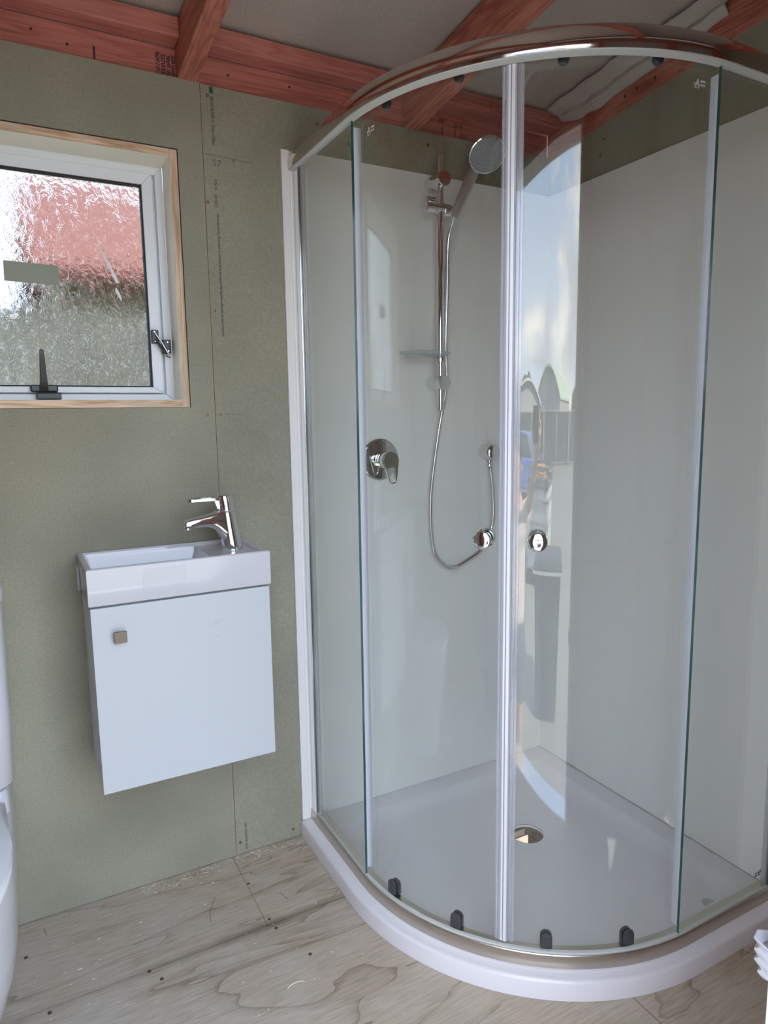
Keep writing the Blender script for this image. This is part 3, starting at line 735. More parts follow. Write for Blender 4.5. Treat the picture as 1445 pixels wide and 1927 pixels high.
for t, r, z in ((0.5, 0.075, 0.0235), (0.85, 0.075, 0.0225), (1.0, 0.070, 0.0222), (1.0, 0.067, 0.0212), (1.0, 0.055, 0.0205), (1.0, 0.0475, 0.0203), (1.0, 0.0455, 0.0195), (1.0, 0.0450, 0.0175), (1.0, 0.0450, 0.0120), (1.0, 0.047, 0.0115), (1.0, 0.060, 0.0115)):
    loops.append(morph(0.118, z, t, r))
tray = thing('shower_tray', 'white acrylic quadrant shower tray with an open waste hole on plywood', 'shower tray', (-0.45, -0.45, 0))
MB().loft(loops, 0, True, False, False).build('tray_body', TRAYM, tray, smooth=50)
RIMD = mat('hole_wall', (0.10, 0.105, 0.095), 0.6)
MB().loft([morph(0.118, 0.0195, 1, 0.0451), morph(0.118, 0.0125, 1, 0.0451), morph(0.118, 0.0125, 1, 0.0462), morph(0.118, 0.0190, 1, 0.0462), morph(0.118, 0.0195, 1, 0.0451)], 0, True, False, False).build('waste_hole_edge', RIMD, tray, smooth=40)
MB().lathe([(0.018, 0), (0.018, 0.0006), (0.0165, 0.0009)], (-0.150, -0.790, 0.0256), (0, 0, 1), 28).build('clear_sticker', clear_glass('sticker', (0.9, 0.9, 0.9), 0.3, 0.06, 0.25), tray, smooth=40)

# wall liner -----------------------------------------------------
ln = thing('shower_wall_liner', 'glossy white acrylic liner sheets covering two walls of the shower corner', 'wall liner', (-0.45, 0, 0.05))
LT = 1.892; LB = 0.0508
MB().box(-0.866, 0.0045, -0.0040, 0.0020, LB, LT).build('liner_sheet', LINER, ln)
MB().box(-0.0002, 0.0045, -0.97, -0.00401, LB, LT).build('liner_sheet', LINER, ln)
MB().box(-0.8965, -0.8745, -0.0075, 0.0020, 0.0503, LT - 0.002).build('liner_edge_trim', mat('trim_white', (0.82, 0.81, 0.78), 0.3), ln, bevel=0.001)
MB().box(-0.8740, -0.8665, -0.0065, 0.0020, 0.0503, LT - 0.004).build('liner_edge_trim', LINER, ln, bevel=0.0008)

# enclosure ------------------------------------------------------
en = thing('shower_enclosure', 'curved glass shower enclosure with chrome rails standing on the white tray', 'shower enclosure', (-0.45, -0.45, 0.05))
GO = 0.034           # fixed glass outer offset
BRAIL = mat('dull_bronze_rail', (0.60, 0.54, 0.47), 0.30, 1.0)
sweep([(0.0285, 0.0502), (0.0300, 0.0780), (0.0312, 0.0795), (0.0600, 0.0795), (0.0600, 0.0502)], 'bottom_rail', BRAIL, en)
sweep([(0.0335, 0.0797), (0.0335, 0.0845), (0.0405, 0.0845), (0.0405, 0.0797)], 'rail_gasket', GASKET, en)
TRAIL = mat('top_rail_metal', (0.66, 0.60, 0.57), 0.10, 1.0)
sweep([(0.0215, 1.8425), (0.0202, 1.8470), (0.0198, 1.8560), (0.0212, 1.8660), (0.0255, 1.8770), (0.0320, 1.8860), (0.0390, 1.8910), (0.0440, 1.8910), (0.0440, 1.8425)], 'top_rail', TRAIL, en, 50)
sweep([(0.0225, 1.8405), (0.0225, 1.8424), (0.0415, 1.8424), (0.0415, 1.8390), (0.0335, 1.8390)], 'rail_gasket', GASKET, en)
# wall channels
MB().box(-0.8690, -0.8560, -0.046, -0.0045, 0.0798, 1.8388).build('wall_channel', CHROME2, en, bevel=0.0012)
MB().box(-0.8635, -0.8560, -0.062, -0.0465, 0.0798, 1.8388).build('channel_seal', SEALC, en)
MB().box(-0.046, -0.0010, -0.8690, -0.8560, 0.0798, 1.8388).build('wall_channel', CHROME2, en, bevel=0.0012)
MB().box(-0.062, -0.0465, -0.8635, -0.8560, 0.0798, 1.8388).build('channel_seal', SEALC, en)
# fixed panels (green cut edge facing the room)
GZ0, GZ1 = 0.0846, 1.8389
def glass_box(name, x0, x1, y0, y1, z0, z1, edge):
    m_ = MB().box(x0, x1, y0, y1, z0, z1)
    # face order: -x,+x,-y,+y,-z,+z
    m_.m = [1 if k in edge else 0 for k in range(6)]
    return m_.build(name, [GLASS, GEDGE], en)
glass_box('fixed_panel', -0.8660, -0.8600, -0.350, -0.0465, GZ0, GZ1, (2, 3))
fB = glass_box('fixed_panel', -0.362, -0.0465, -0.8660, -0.8600, GZ0, GZ1, (0, 1))
# milky seal fins on the fixed panel ends
MB().box(-0.8596, -0.8405, -0.3460, -0.3440, GZ0 + 0.012, GZ1 - 0.010).build('seal_strip', SEALW, en)
MB().box(-0.3580, -0.3560, -0.8596, -0.8405, GZ0 + 0.012, GZ1 - 0.010).build('seal_strip', SEALW, en)
# sliding doors
def arc(r, a, z=0): return (CC - r * math.cos(a), CC - r * math.sin(a), z)
RD = RR - 0.0475      # outer face radius of door glass
def arc_slab(m_, r0, r1, a0, a1, z0, z1, n_=24, mi=0, me=1):
    b = len(m_.v)
    for k in range(n_ + 1):
        a = math.radians(a0 + (a1 - a0) * k / n_)
        for r in (r0, r1):
            for z in (z0, z1): m_.v.append(arc(r, a, z))
    for k in range(n_):
        i = b + 4 * k; j = i + 4
        for q_, mm in (((i, j, j + 1, i + 1), mi), ((i + 2, i + 3, j + 3, j + 2), mi), ((i, i + 2, j + 2, j), me), ((i + 1, j + 1, j + 3, i + 3), me)):
            m_.f.append(list(q_)); m_.m.append(mm)
    e = b + 4 * n_
    m_.f.append([b, b + 1, b + 3, b + 2]); m_.m.append(me); m_.f.append([e, e + 2, e + 3, e + 1]); m_.m.append(me)
    return m_
DOORS = []
for side, (a0, a1) in enumerate(((3.2, 43.2), (45.2, 86.6))):
    dr = arc_slab(MB(), RD, RD - 0.006, a0, a1, 0.0797, 1.8500, 24, 0, 0).build('sliding_door', [GLASS, GEDGE], en, smooth=20)
    dr['label'] = 'left curved glass door' if side == 0 else 'right curved glass door'
    DOORS.append(dr)
def sub(o, par):
    o.parent = par; o.matrix_parent_inverse = Matrix.Translation(en.location).inverted() @ Matrix.Translation(en.location)
    o.matrix_parent_inverse = par.matrix_world.inverted()
    return o
bpy.context.view_layer.update()
# meeting-stile seals: clear fins with ribs, pale magnet core
ZS0, ZS1 = 0.088, 1.8385
def stile(a0, a1, r0, r1, mt, door, name='magnetic_seal'):
    sub(arc_slab(MB(), r0, r1, a0, a1, ZS0, ZS1, 4, 0, 0).build(name, mt), DOORS[door])
stile(42.05, 43.05, RD + 0.0030, RD + 0.0004, SEALC, 0)
stile(42.9, 43.25, RD + 0.0050, RD + 0.0004, SEALG, 0)
stile(43.30, 43.75, RD + 0.0060, RD - 0.008, SEALM, 0)
stile(43.78, 43.95, RD + 0.0040, RD - 0.008, SEALG, 0)
stile(43.98, 44.65, RD + 0.0068, RD - 0.008, SEALM, 1)
stile(44.68, 44.95, RD + 0.0050, RD - 0.004, SEALG, 1)
stile(45.05, 45.25, RD + 0.0046, RD + 0.0004, SEALC, 1)
stile(45.30, 46.35, RD + 0.0030, RD + 0.0004, SEALC, 1)
stile(45.75, 45.87, RD + 0.0052, RD + 0.0031, SEALG, 1)
stile(42.35, 42.45, RD + 0.0045, RD + 0.0031, SEALW, 0)
# knobs
def knob(a, door):
    a = math.radians(a); d = Vector((-math.cos(a), -math.sin(a), 0)); o_ = Vector(arc(RD, a, 0.967))
    m_ = MB().lathe([(0.0135, 0.0004), (0.0135, 0.004), (0.0105, 0.005), (0.0105, 0.0075), (0.0145, 0.009), (0.0145, 0.012), (0.0115, 0.0135), (0.0115, 0.016), (0.0165, 0.0175), (0.0185, 0.020), (0.0190, 0.024), (0.0182, 0.0268), (0.0160, 0.0285), (0.008, 0.0300), (0.002, 0.0303)], o_, d, 40)
    i_ = o_ - d * 0.006
    m_.lathe([(0.0190, 0.0004), (0.0195, 0.003), (0.0195, 0.014), (0.0180, 0.0165), (0.010, 0.018), (0.002, 0.0182)], i_, -d, 40)
    sub(m_.build('door_knob', CHROME, smooth=40), DOORS[door])
knob(39.0, 0); knob(50.3, 1)
# bottom guide clips and top rollers
for i, a in enumerate((12.6, 32.3, 53.9, 73.3)):
    ar = math.radians(a); dr = 0 if i < 2 else 1
    rr = RD - 0.0064; T = Vector((math.sin(ar), -math.cos(ar), 0)); N_ = Vector((-math.cos(ar), -math.sin(ar), 0)); o_ = Vector(arc(rr, ar, 0.0))
    prof2 = [(-0.0125, 0.0800), (0.0125, 0.0800), (0.0125, 0.102)] + [(0.0125 * math.cos(t), 0.102 + 0.0125 * math.sin(t)) for t in np.linspace(0.3, PI - 0.3, 9)] + [(-0.0125, 0.102)]
    m_ = MB(); lo = []
    for dpt, sc_ in ((0.0, 1.0), (-0.008, 1.0), (-0.012, 0.82)):
        lo.append([o_ + T * (u * sc_) + N_ * dpt + Vector((0, 0, 0.0800 + (v - 0.0800) * sc_)) for u, v in prof2])
    m_.loft(lo); m_.lathe([(0.006, 0), (0.006, 0.003), (0.002, 0.0035)], o_ - N_ * 0.012 + Vector((0, 0, 0.100)), -N_, 14)
    # small outer pad through the glass
    lo = [[o_ + T * (u * s2) + N_ * dpt + Vector((0, 0, 0.0848 + (v - 0.0800) * s2)) for u, v in prof2] for dpt, s2 in ((0.0068, 0.98), (0.0102, 0.94), (0.0116, 0.80))]
    m_.loft(lo)
    m_.lathe([(0.0045, 0), (0.0040, 0.0012), (0.0015, 0.0005)], o_ + N_ * 0.0114 + Vector((0, 0, 0.1035)), N_, 14)
    sub(m_.build('guide_clip', mat('charcoal_plastic', (0.055, 0.057, 0.06), 0.35) if i == 0 else bpy.data.materials['charcoal_plastic'], smooth=35), DOORS[dr])
    m_ = MB().lathe([(0.008, 0), (0.010, 0.002), (0.010, 0.010), (0.008, 0.012)], Vector(arc(rr - 0.001, ar, 1.845)), -N_, 20)
    sub(m_.build('roller', BLACK, smooth=40), DOORS[dr])
# glass marks
def mark(parent, org, xa, ya, s, mt):
    """tick-and-A safety-glass mark with two lines of text beside it"""
    xa = Vector(xa); ya = Vector(ya); n_ = xa.cross(ya) * 0.00015; org = Vector(org); m_ = MB()
    def st(p, q, w_):
        p = Vector(p); q = Vector(q); d = (q - p).normalized(); k = Vector((-d.y, d.x)) * w_ / 2
        c = [p - k, p + k, q + k, q - k]
        vs = [org + xa * c_.x * s + ya * c_.y * s for c_ in c]
        m_.add(vs + [v + n_ for v in vs], [(0, 1, 2, 3), (7, 6, 5, 4), (0, 4, 5, 1), (1, 5, 6, 2), (2, 6, 7, 3), (3, 7, 4, 0)])
    st((0.18, 0.1), (0.50, 1.0), 0.13); st((0.50, 1.0), (0.72, 0.1), 0.16); st((0.05, 0.62), (0.16, 0.12), 0.10); st((0.3, 0.42), (0.66, 0.42), 0.10)
    st((0.0, -0.02), (0.78, -0.02), 0.07)
    st((0.95, 0.78), (1.7, 0.78), 0.2); st((0.9, 0.42), (1.68, 0.42), 0.09); st((0.9, 0.27), (1.25, 0.27), 0.09); st((1.32, 0.27), (1.68, 0.27), 0.09)
    o2 = m_.build('glass_mark', mt)
    sub(o2, parent); return o2
a = math.radians(7.1); mark(DOORS[0], arc(RD + 0.0002, a, 1.797), (math.sin(a), -math.cos(a), 0), (0, 0, 1), 0.0155, PRINT_W)
a = math.radians(80.9); mark(DOORS[1], arc(RD + 0.0002, a, 1.800), (math.sin(a), -math.cos(a), 0), (0, 0, 1), 0.0150, PRINT_W)
mark(fB, (-0.078, -0.8663, 0.139), (-1, 0, 0), (0, 0, -1), 0.0140, PRINT_D)

# ================================================================ SHOWER FITTINGS
sr = thing('shower_rail', 'chrome shower slide rail with soap dish mounted on the white liner', 'shower rail', (-0.447, 0, 1.23))
BX, BY = -0.4465, -0.055
MB().lathe([(0.0085, 0), (0.0100, 0.0015), (0.0100, 0.700), (0.0085, 0.703), (0.002, 0.7035)], (BX, BY, 1.226), (0, 0, 1), 28).build('rail_tube', CHROME, sr, smooth=40)
for z in (1.862, 1.306):
    MB().lathe([(0.0205, 0), (0.0205, 0.074), (0.0195, 0.0755), (0.004, 0.0758)], (BX, -0.0048, z), (0, -1, 0), 40).build('rail_bracket', CHROME, sr, smooth=40)
m = MB().lathe([(0.0165, 0), (0.0185, 0.002), (0.0185, 0.028), (0.0160, 0.0295), (0.0160, 0.0305), (0.0185, 0.032), (0.0185, 0.058), (0.0160, 0.0595), (0.0165, 0.0605), (0.0175, 0.062), (0.0160, 0.098), (0.0145, 0.1005), (0.003, 0.101)], (BX - 0.047, BY + 0.006, 1.790), (1, 0, -0.04), 36)
m.build('slider', CHROME2, sr, smooth=40)
MB().box(-0.4935, -0.4640, -0.062, -0.045, 1.8065, 1.8155).build('slider_lever', CHROME2, sr, bevel=0.002)
# soap dish: shallow oval plate to the left of the rail
m = MB(); n = 40; cxd, cyd = -0.505, -0.066
def oval(sx, sy, z, dx=0): return [(cxd + dx + sx * math.copysign(abs(math.cos(2 * PI * k / n)) ** 0.8, math.cos(2 * PI * k / n)), cyd + sy * math.copysign(abs(math.sin(2 * PI * k / n)) ** 0.8, math.sin(2 * PI * k / n)), z) for k in range(n)]
m.loft([oval(0.055, 0.030, 1.3785), oval(0.074, 0.044, 1.383), oval(0.078, 0.0475, 1.391), oval(0.0765, 0.046, 1.3915), oval(0.072, 0.042, 1.386), oval(0.050, 0.026, 1.3825)])
m.build('soap_dish', clear_glass('smoked_acrylic', (0.80, 0.82, 0.83), 0.05, 0.14, 0.28), sr, smooth=50)
MB().lathe([(0.0145, 0), (0.0160, 0.001), (0.0160, 0.013), (0.0140, 0.015)], (BX, BY, 1.364), (0, 0, 1), 28).build('dish_clip', CHROME, sr, smooth=40)

hs = thing('hand_shower', 'chrome hand shower with grey spray face clipped in the rail slider', 'shower head', (-0.41, -0.075, 1.76))
hb, hn, hh = Vector((-0.416, -0.080, 1.762)), Vector((-0.341, -0.072, 1.904)), Vector((-0.333, -0.116, 1.934))
fd = Vector((-0.22, -0.68, -0.68)).normalized()       # way the spray face looks
pp = spline([hb - (hn - hb) * 0.02, hb, hb.lerp(hn, 0.5), hn, hh - fd * 0.014 + (hn - hh) * 0.35], 6)
rs = [0.0120 + 0.0070 * (i / (len(pp) - 1)) for i in range(len(pp))]
MB().tube(pp, rs, 20).build('handle', mat('satin_chrome', (0.86, 0.87, 0.88), 0.38, 0.85), hs, smooth=50)
fd = Vector((-0.22, -0.68, -0.68)).normalized()       # way the face looks
fc = hh + fd * 0.010
m = MB().lathe([(0.004, -0.020), (0.022, -0.019), (0.040, -0.014), (0.0500, -0.005), (0.0525, 0.001), (0.0515, 0.004), (0.0485, 0.0050), (0.0480, 0.0035)], fc, fd, 56, cap1=True)
m.build('head', CHROME, hs, smooth=50)
m = MB().lathe([(0.0479, 0.0030), (0.0479, 0.0048), (0.044, 0.0060), (0.016, 0.0062), (0.015, 0.0052), (0.002, 0.0052)], fc, fd, 56)
face = m.build('spray_face', SPRAY, hs, smooth=40)
t_ = fd.cross(Vector((0, 0, 1))).normalized(); s_ = fd.cross(t_)
m = MB()
for ring, cnt in ((0.0105, 6), (0.0200, 12), (0.0265, 18), (0.0335, 22), (0.0400, 26)):
    for k in range(cnt):
        a = 2 * PI * (k + 0.5 * (ring > 0.03)) / cnt; c = fc + t_ * ring * math.cos(a) + s_ * ring * math.sin(a)
        m.lathe([(0.0013, 0.0050), (0.0010, 0.0078)], c, fd, 6)
o = m.build('spray_nozzles', NOZZLE, hs, smooth=30); o['kind'] = 'stuff'

# hose: woven metal, fine rings modelled by radius change
hp = [(-0.416, -0.082, 1.764), (-0.4255, -0.080, 1.735), (-0.432, -0.074, 1.690), (-0.4275, -0.062, 1.57), (-0.4265, -0.053, 1.402), (-0.4180, -0.046, 1.310), (-0.428, -0.036, 1.228), (-0.438, -0.032, 1.168), (-0.452, -0.028, 1.071), (-0.4635, -0.026, 0.974), (-0.462, -0.024, 0.874), (-0.450, -0.024, 0.800), (-0.419, -0.026, 0.759), (-0.378, -0.028, 0.746), (-0.333, -0.030, 0.762), (-0.285, -0.034, 0.790), (-0.253, -0.038, 0.840), (-0.240, -0.040, 0.900), (-0.2445, -0.040, 0.987), (-0.2535, -0.040, 1.050)]
sp = spline(hp, 26)
hose = MB().tube(sp, [0.0072 if i % 2 else 0.0058 for i in range(len(sp))], 12).build('shower_hose', CHROME2, None, smooth=80)
tag(hose, 'looped chrome metal shower hose hanging between hand shower and wall elbow', 'hose')

el = thing('wall_elbow', 'round chrome hose outlet elbow on the liner right of the rail', 'wall elbow', (-0.243, 0, 1.095))
MB().lathe([(0.0265, 0), (0.0265, 0.030), (0.0255, 0.040), (0.0215, 0.0465), (0.012, 0.0495), (0.003, 0.050)], (-0.246, -0.0048, 1.096), (0, -1, 0), 40).build('elbow_body', CHROME, el, smooth=45)
MB().lathe([(0.0115, 0), (0.0110, 0.010), (0.0085, 0.013), (0.0095, 0.018), (0.0095, 0.022)], (-0.2525, -0.034, 1.0745), (-0.06, -0.1, -1), 24).build('hose_nut', CHROME, el, smooth=45)

mixr = thing('shower_mixer', 'chrome round shower mixer with loop lever low on the left liner', 'mixer tap', (-0.622, 0, 1.089))
MX, MZ = -0.624, 1.089
MB().lathe([(0.0600, 0), (0.0605, 0.003), (0.0590, 0.0055), (0.0540, 0.0075), (0.003, 0.0085)], (MX, -0.0048, MZ), (0, -1, 0), 64).build('backplate', mat('dark_chrome', (0.60, 0.60, 0.60), 0.05, 1.0), mixr, smooth=40)
MB().lathe([(0.0245, 0), (0.0245, 0.012), (0.0225, 0.013), (0.0225, 0.016), (0.0245, 0.017), (0.0245, 0.024), (0.0225, 0.025), (0.0225, 0.027), (0.0240, 0.028), (0.0240, 0.050), (0.0225, 0.052), (0.003, 0.0525)], (MX, -0.0130, MZ), (0, -1, 0), 40).build('barrel', CHROME, mixr, smooth=40)
# loop lever: flat stadium plate with slot, hanging down from the barrel
m = MB(); yA, yB = -0.066, -0.0725
def stad(rt, rb, zt, zb, y, n_=14):
    P = []
    for k in range(n_ + 1): a = PI * k / n_; P.append((MX + 0.001 + rt * math.cos(a), y, zt + rt * math.sin(a)))
    for k in range(n_ + 1): a = PI + PI * k / n_; P.append((MX + 0.006 + rb * math.cos(a), y, zb + rb * math.sin(a)))
    return P
O_ = (0.0250, 0.0135, MZ, 1.036); I_ = (0.0125, 0.0085, MZ - 0.030, 1.034)
m.loft([stad(*O_, yA), stad(*O_, yB), stad(*I_, yB), stad(*I_, yA), stad(*O_, yA)], 0, True, False, False)
m.build('lever', CHROME, mixr, smooth=40, bevel=0.0008)

# ================================================================ VANITY
va = thing('vanity_cabinet', 'small white wall hung vanity cabinet with one door and square knob', 'cabinet', (-1.24, 0, 0.39))
VX0, VX1 = -1.4385, -1.0415
m = MB()
m.box(VX0 + 0.002, VX0 + 0.018, -0.1995, -0.0005, 0.395, 0.820); m.box(VX1 - 0.018, VX1 - 0.002, -0.1995, -0.0005, 0.395, 0.820)
m.box(VX0 + 0.0182, VX1 - 0.0182, -0.1995, -0.0005, 0.395, 0.411); m.box(VX0 + 0.0182, VX1 - 0.0182, -0.010, -0.0005, 0.4112, 0.820); m.box(VX0 + 0.0182, VX1 - 0.0182, -0.199, -0.170, 0.800, 0.8205)
m.build('cabinet_body', CABSIDE, va, bevel=0.0005)
dr = MB().box(VX0, VX1, -0.2170, -0.2010, 0.3935, 0.8150).build('cabinet_door', CAB, va, bevel=0.0012)
bpy.context.view_layer.update()
def sub2(o, par): o.parent = par; o.matrix_parent_inverse = par.matrix_world.inverted(); return o
m = MB().lathe([(0.006, 0), (0.005, 0.010), (0.007, 0.014)], (-1.3835, -0.2171, 0.752), (0, -1, 0), 16)
m.box(-1.3965, -1.3705, -0.2360, -0.2300, 0.7375, 0.7625)
sub2(m.build('door_knob', NICKEL, None, smooth=30, bevel=0.001), dr)
SC_ = mat('scuff', (0.50, 0.44, 0.36), 0.8)
for p, q in (((-1.185, 0.741), (-1.165, 0.7445)), ((-1.178, 0.7465), (-1.155, 0.7485)), ((-1.175, 0.712), (-1.165, 0.713))):
    a_ = Vector((p[0], 0, p[1])); b_ = Vector((q[0], 0, q[1])); d = (b_ - a_).normalized(); n_ = Vector((-d.z, 0, d.x)) * 0.0004
    vs = [(c.x, yy, c.z) for yy in (-0.2173, -0.2168) for c in (a_ - n_, a_ + n_, b_ + n_, b_ - n_)]
    sub2(MB().add(vs, [(0, 1, 2, 3), (7, 6, 5, 4), (0, 4, 5, 1), (1, 5, 6, 2), (2, 6, 7, 3), (3, 7, 4, 0)]).build('scuff_mark', SC_), dr)

ba = thing('basin', 'white ceramic hand basin with tap ledge sitting on the small vanity', 'basin', (-1.24, 0, 0.82))
bx0, bx1, by0, by1, bz0, bz1 = -1.4415, -1.0395, -0.2245, -0.0005, 0.8215, 0.9025
xs = sorted(set([bx0, bx0 + 0.0015, bx0 + 0.004, bx0 + 0.010, bx0 + 0.0125, bx0 + 0.015, bx0 + 0.020, bx0 + 0.026, bx0 + 0.032, -1.40, -1.35, -1.30, -1.25, -1.20, -1.185, -1.178, -1.172, -1.169, -1.1665, -1.164, -1.16, -1.13, -1.10, -1.075, -1.062, -1.059, -1.056, -1.0535, bx1 - 0.010, bx1 - 0.004, bx1 - 0.0015, bx1]))
ys = sorted(set([by0, by0 + 0.0015, by0 + 0.004, by0 + 0.009, by0 + 0.0115, by0 + 0.014, by0 + 0.018, by0 + 0.025, by0 + 0.035, -0.17, -0.14, -0.11, -0.08, -0.055, -0.045, -0.036, -0.030, -0.026, -0.0235, -0.020, -0.014, -0.0045, -0.002, by1]))
def sst(a, b, t): t = max(0, min(1, (t - a) / (b - a))); return t * t * (3 - 2 * t)
def bh(x, y):
    e = min(x - bx0, bx1 - x, y - by0, by1 - y)
    rim = bz1 - 0.0025 * (1 - min(1, e / 0.004)) ** 2
    # recess of ledge
    din = min(x - (bx0 + 0.010), (bx1 - 0.0145) - x, y - (by0 + 0.010), (by1 - 0.020) - y)
    z = rim - 0.0085 * sst(0, 0.006, din)
    # bowl
    db = min(x - (bx0 + 0.010), -1.1655 - x, y - (by0 + 0.010), (by1 - 0.020) - y)
    if db > 0:
        z = min(z, rim - 0.060 * sst(-0.001, 0.018, db) - 0.004 * sst(0.02, 0.09, db))
    return z
m = MB(); nX, nY = len(xs), len(ys)
top = [(x, y, bh(x, y)) for x in xs for y in ys]
m.add(top, [(i * nY + j, (i + 1) * nY + j, (i + 1) * nY + j + 1, i * nY + j + 1) for i in range(nX - 1) for j in range(nY - 1)])
per = [(i, 0) for i in range(nX)] + [(nX - 1, j) for j in range(1, nY)] + [(i, nY - 1) for i in range(nX - 2, -1, -1)] + [(0, j) for j in range(nY - 2, 0, -1)]
p0 = [top[i * nY + j] for i, j in per]
ins = lambda p, k: (min(max(p[0], bx0 + k), bx1 - k), min(max(p[1], by0 + k), by1), bz0)
p1 = [(p[0], p[1], bz0 + 0.002) for p in p0]; p2 = [ins(p, 0.0015) for p in p0]; p3 = [ins(p, 0.012) for p in p0]
p3 = [(p[0], p[1], bz0 + 0.0) for p in p3]
m.loft([p0, p1, p2, p3], 0, True, False, True)
ob = m.build('basin_body', CERAMIC, ba, smooth=42)
wd = None
MB().loft([[(bx0 - 0.0002, y, z) for y, z in ((-0.0008, 0.878), (-0.030, 0.874), (-0.034, 0.835), (-0.024, 0.822), (-0.0008, 0.806))], [(bx0 - 0.0045, y, z) for y, z in ((-0.0008, 0.873), (-0.024, 0.868), (-0.028, 0.838), (-0.020, 0.826), (-0.0008, 0.812))]]).build('fixing_lug', CERAMIC, ba, smooth=40, bevel=0.0015)
MB().lathe([(0.0085, 0), (0.0095, 0.0015), (0.0085, 0.0030), (0.0055, 0.0015)], (-1.1705, -0.155, 0.878), (-1, 0, 0.15), 24).build('overflow_ring', CHROME, ba, smooth=50)
MB().lathe([(0.021, 0), (0.020, 0.0015), (0.015, 0.002), (0.006, 0.001)], (-1.30, -0.115, 0.8376), (0, 0, 1), 28).build('waste_ring', CHROME, ba, smooth=50)
RES = clear_glass('glue_residue', (0.985, 0.985, 0.985), 0.5, 0.02, 0.035)
MB().box(-1.3300, -1.2350, -0.2249, -0.2246, 0.832, 0.892).build('label_residue', RES, ba)

# tap
tp = thing('basin_tap', 'chrome single lever basin mixer tap standing on the basin ledge', 'tap', (-1.097, -0.112, 0.894))
TB = Vector((-1.0985, -0.118, 0.8935)); TT = Vector((-1.1145, -0.118, 1.029)); ax = (TT - TB).normalized()
Lb = []
nB = 36
for t, rx, ry in ((0.0, 0.0245, 0.0235), (0.02, 0.0250, 0.0240), (0.05, 0.0245, 0.0235), (0.35, 0.0225, 0.0215), (0.70, 0.0205, 0.0200)):
    c = TB.lerp(TT, t)
    Lb.append([c + Vector((rx * math.cos(2 * PI * k / nB), ry * math.sin(2 * PI * k / nB), (-0.25 * rx * math.cos(2 * PI * k / nB)) * (t > 0.6) * -0.12)) for k in range(nB)])
m = MB().loft(Lb)
m.build('tap_body', CHROME, tp, smooth=50)
Lh = []
for t, r in ((0.705, 0.0195), (0.715, 0.0205), (0.98, 0.0195), (1.0, 0.0180), (1.003, 0.010)):
    c = TB.lerp(TT, t); Lh.append([c + Vector((r * math.cos(2 * PI * k / nB), r * math.sin(2 * PI * k / nB), 0)) for k in range(nB)])
hd_ = MB().loft(Lh).build('lever_cap', CHROME, tp, smooth=40)
# spout, a broad tapering arm springing from the body
S0 = TB.lerp(TT, 0.42) + Vector((-0.004, 0, 0)); S1 = Vector((-1.2160, -0.128, 0.9675))
Ls = []
for t, hz, wy, dz in ((0.0, 0.046, 0.019, 0.000), (0.16, 0.033, 0.019, 0.012), (0.28, 0.022, 0.0185, 0.0150), (0.42, 0.0165, 0.0175, 0.0135), (0.62, 0.0135, 0.0165, 0.0090), (0.85, 0.0118, 0.0155, 0.0030), (0.96, 0.0105, 0.0145, 0.0005), (1.0, 0.0075, 0.0115, -0.0002)):
    c = S0.lerp(S1, t) + Vector((0, 0, dz)); l = []
    for k in range(24):
        a = 2 * PI * k / 24; ca, sa = math.cos(a), math.sin(a)
        l.append(c + Vector((0.12 * hz * sa, wy * math.copysign(abs(ca) ** 0.7, ca), hz * math.copysign(abs(sa) ** 0.7, sa))))
    Ls.append(l)
MB().loft(Ls).build('spout', CHROME, tp, smooth=60)
MB().lathe([(0.0105, 0), (0.0105, 0.007), (0.0085, 0.0085), (0.003, 0.006)], (-1.2060, -0.1272, 0.9610), (-0.12, 0, -1), 24).build('aerator', CHROME2, tp, smooth=40)
# lever arm with a slot
Lv = []
hc = TB.lerp(TT, 0.93)
m = MB()
def leverplate(sx, sy, z, slot=False):
    P = []
    x_in, x_out = -1.1290, -1.1935
    if slot: x_in, x_out = -1.1450, -1.1860
    for k in range(13): a = -PI / 2 + PI * k / 12; P.append((x_in + (0.002 if not slot else sy) * math.cos(a), -0.120 + sy * math.sin(a), z))
    for k in range(13): a = PI / 2 + PI * k / 12; P.append((x_out + sy * math.cos(a) * 0.8, -0.121 + sy * math.sin(a), z))
    return P
lz0, lz1 = 1.0185, 1.0245
m.loft([leverplate(0, 0.0135, lz0), leverplate(0, 0.0135, lz1), leverplate(0, 0.0072, lz1, True), leverplate(0, 0.0072, lz0, True), leverplate(0, 0.0135, lz0)], 0, True, False, False)
m.build('lever', CHROME, tp, smooth=40, bevel=0.0008)
m = MB().loft([[(-1.1215, -0.130, 0.994), (-1.1345, -0.128, 0.997), (-1.1345, -0.110, 0.997), (-1.1215, -0.108, 0.994)], [(-1.1215, -0.130, 1.019), (-1.1420, -0.128, 1.0185), (-1.1420, -0.110, 1.0185), (-1.1215, -0.108, 1.019)]])
m.build('lever_neck', CHROME2, tp, bevel=0.002)

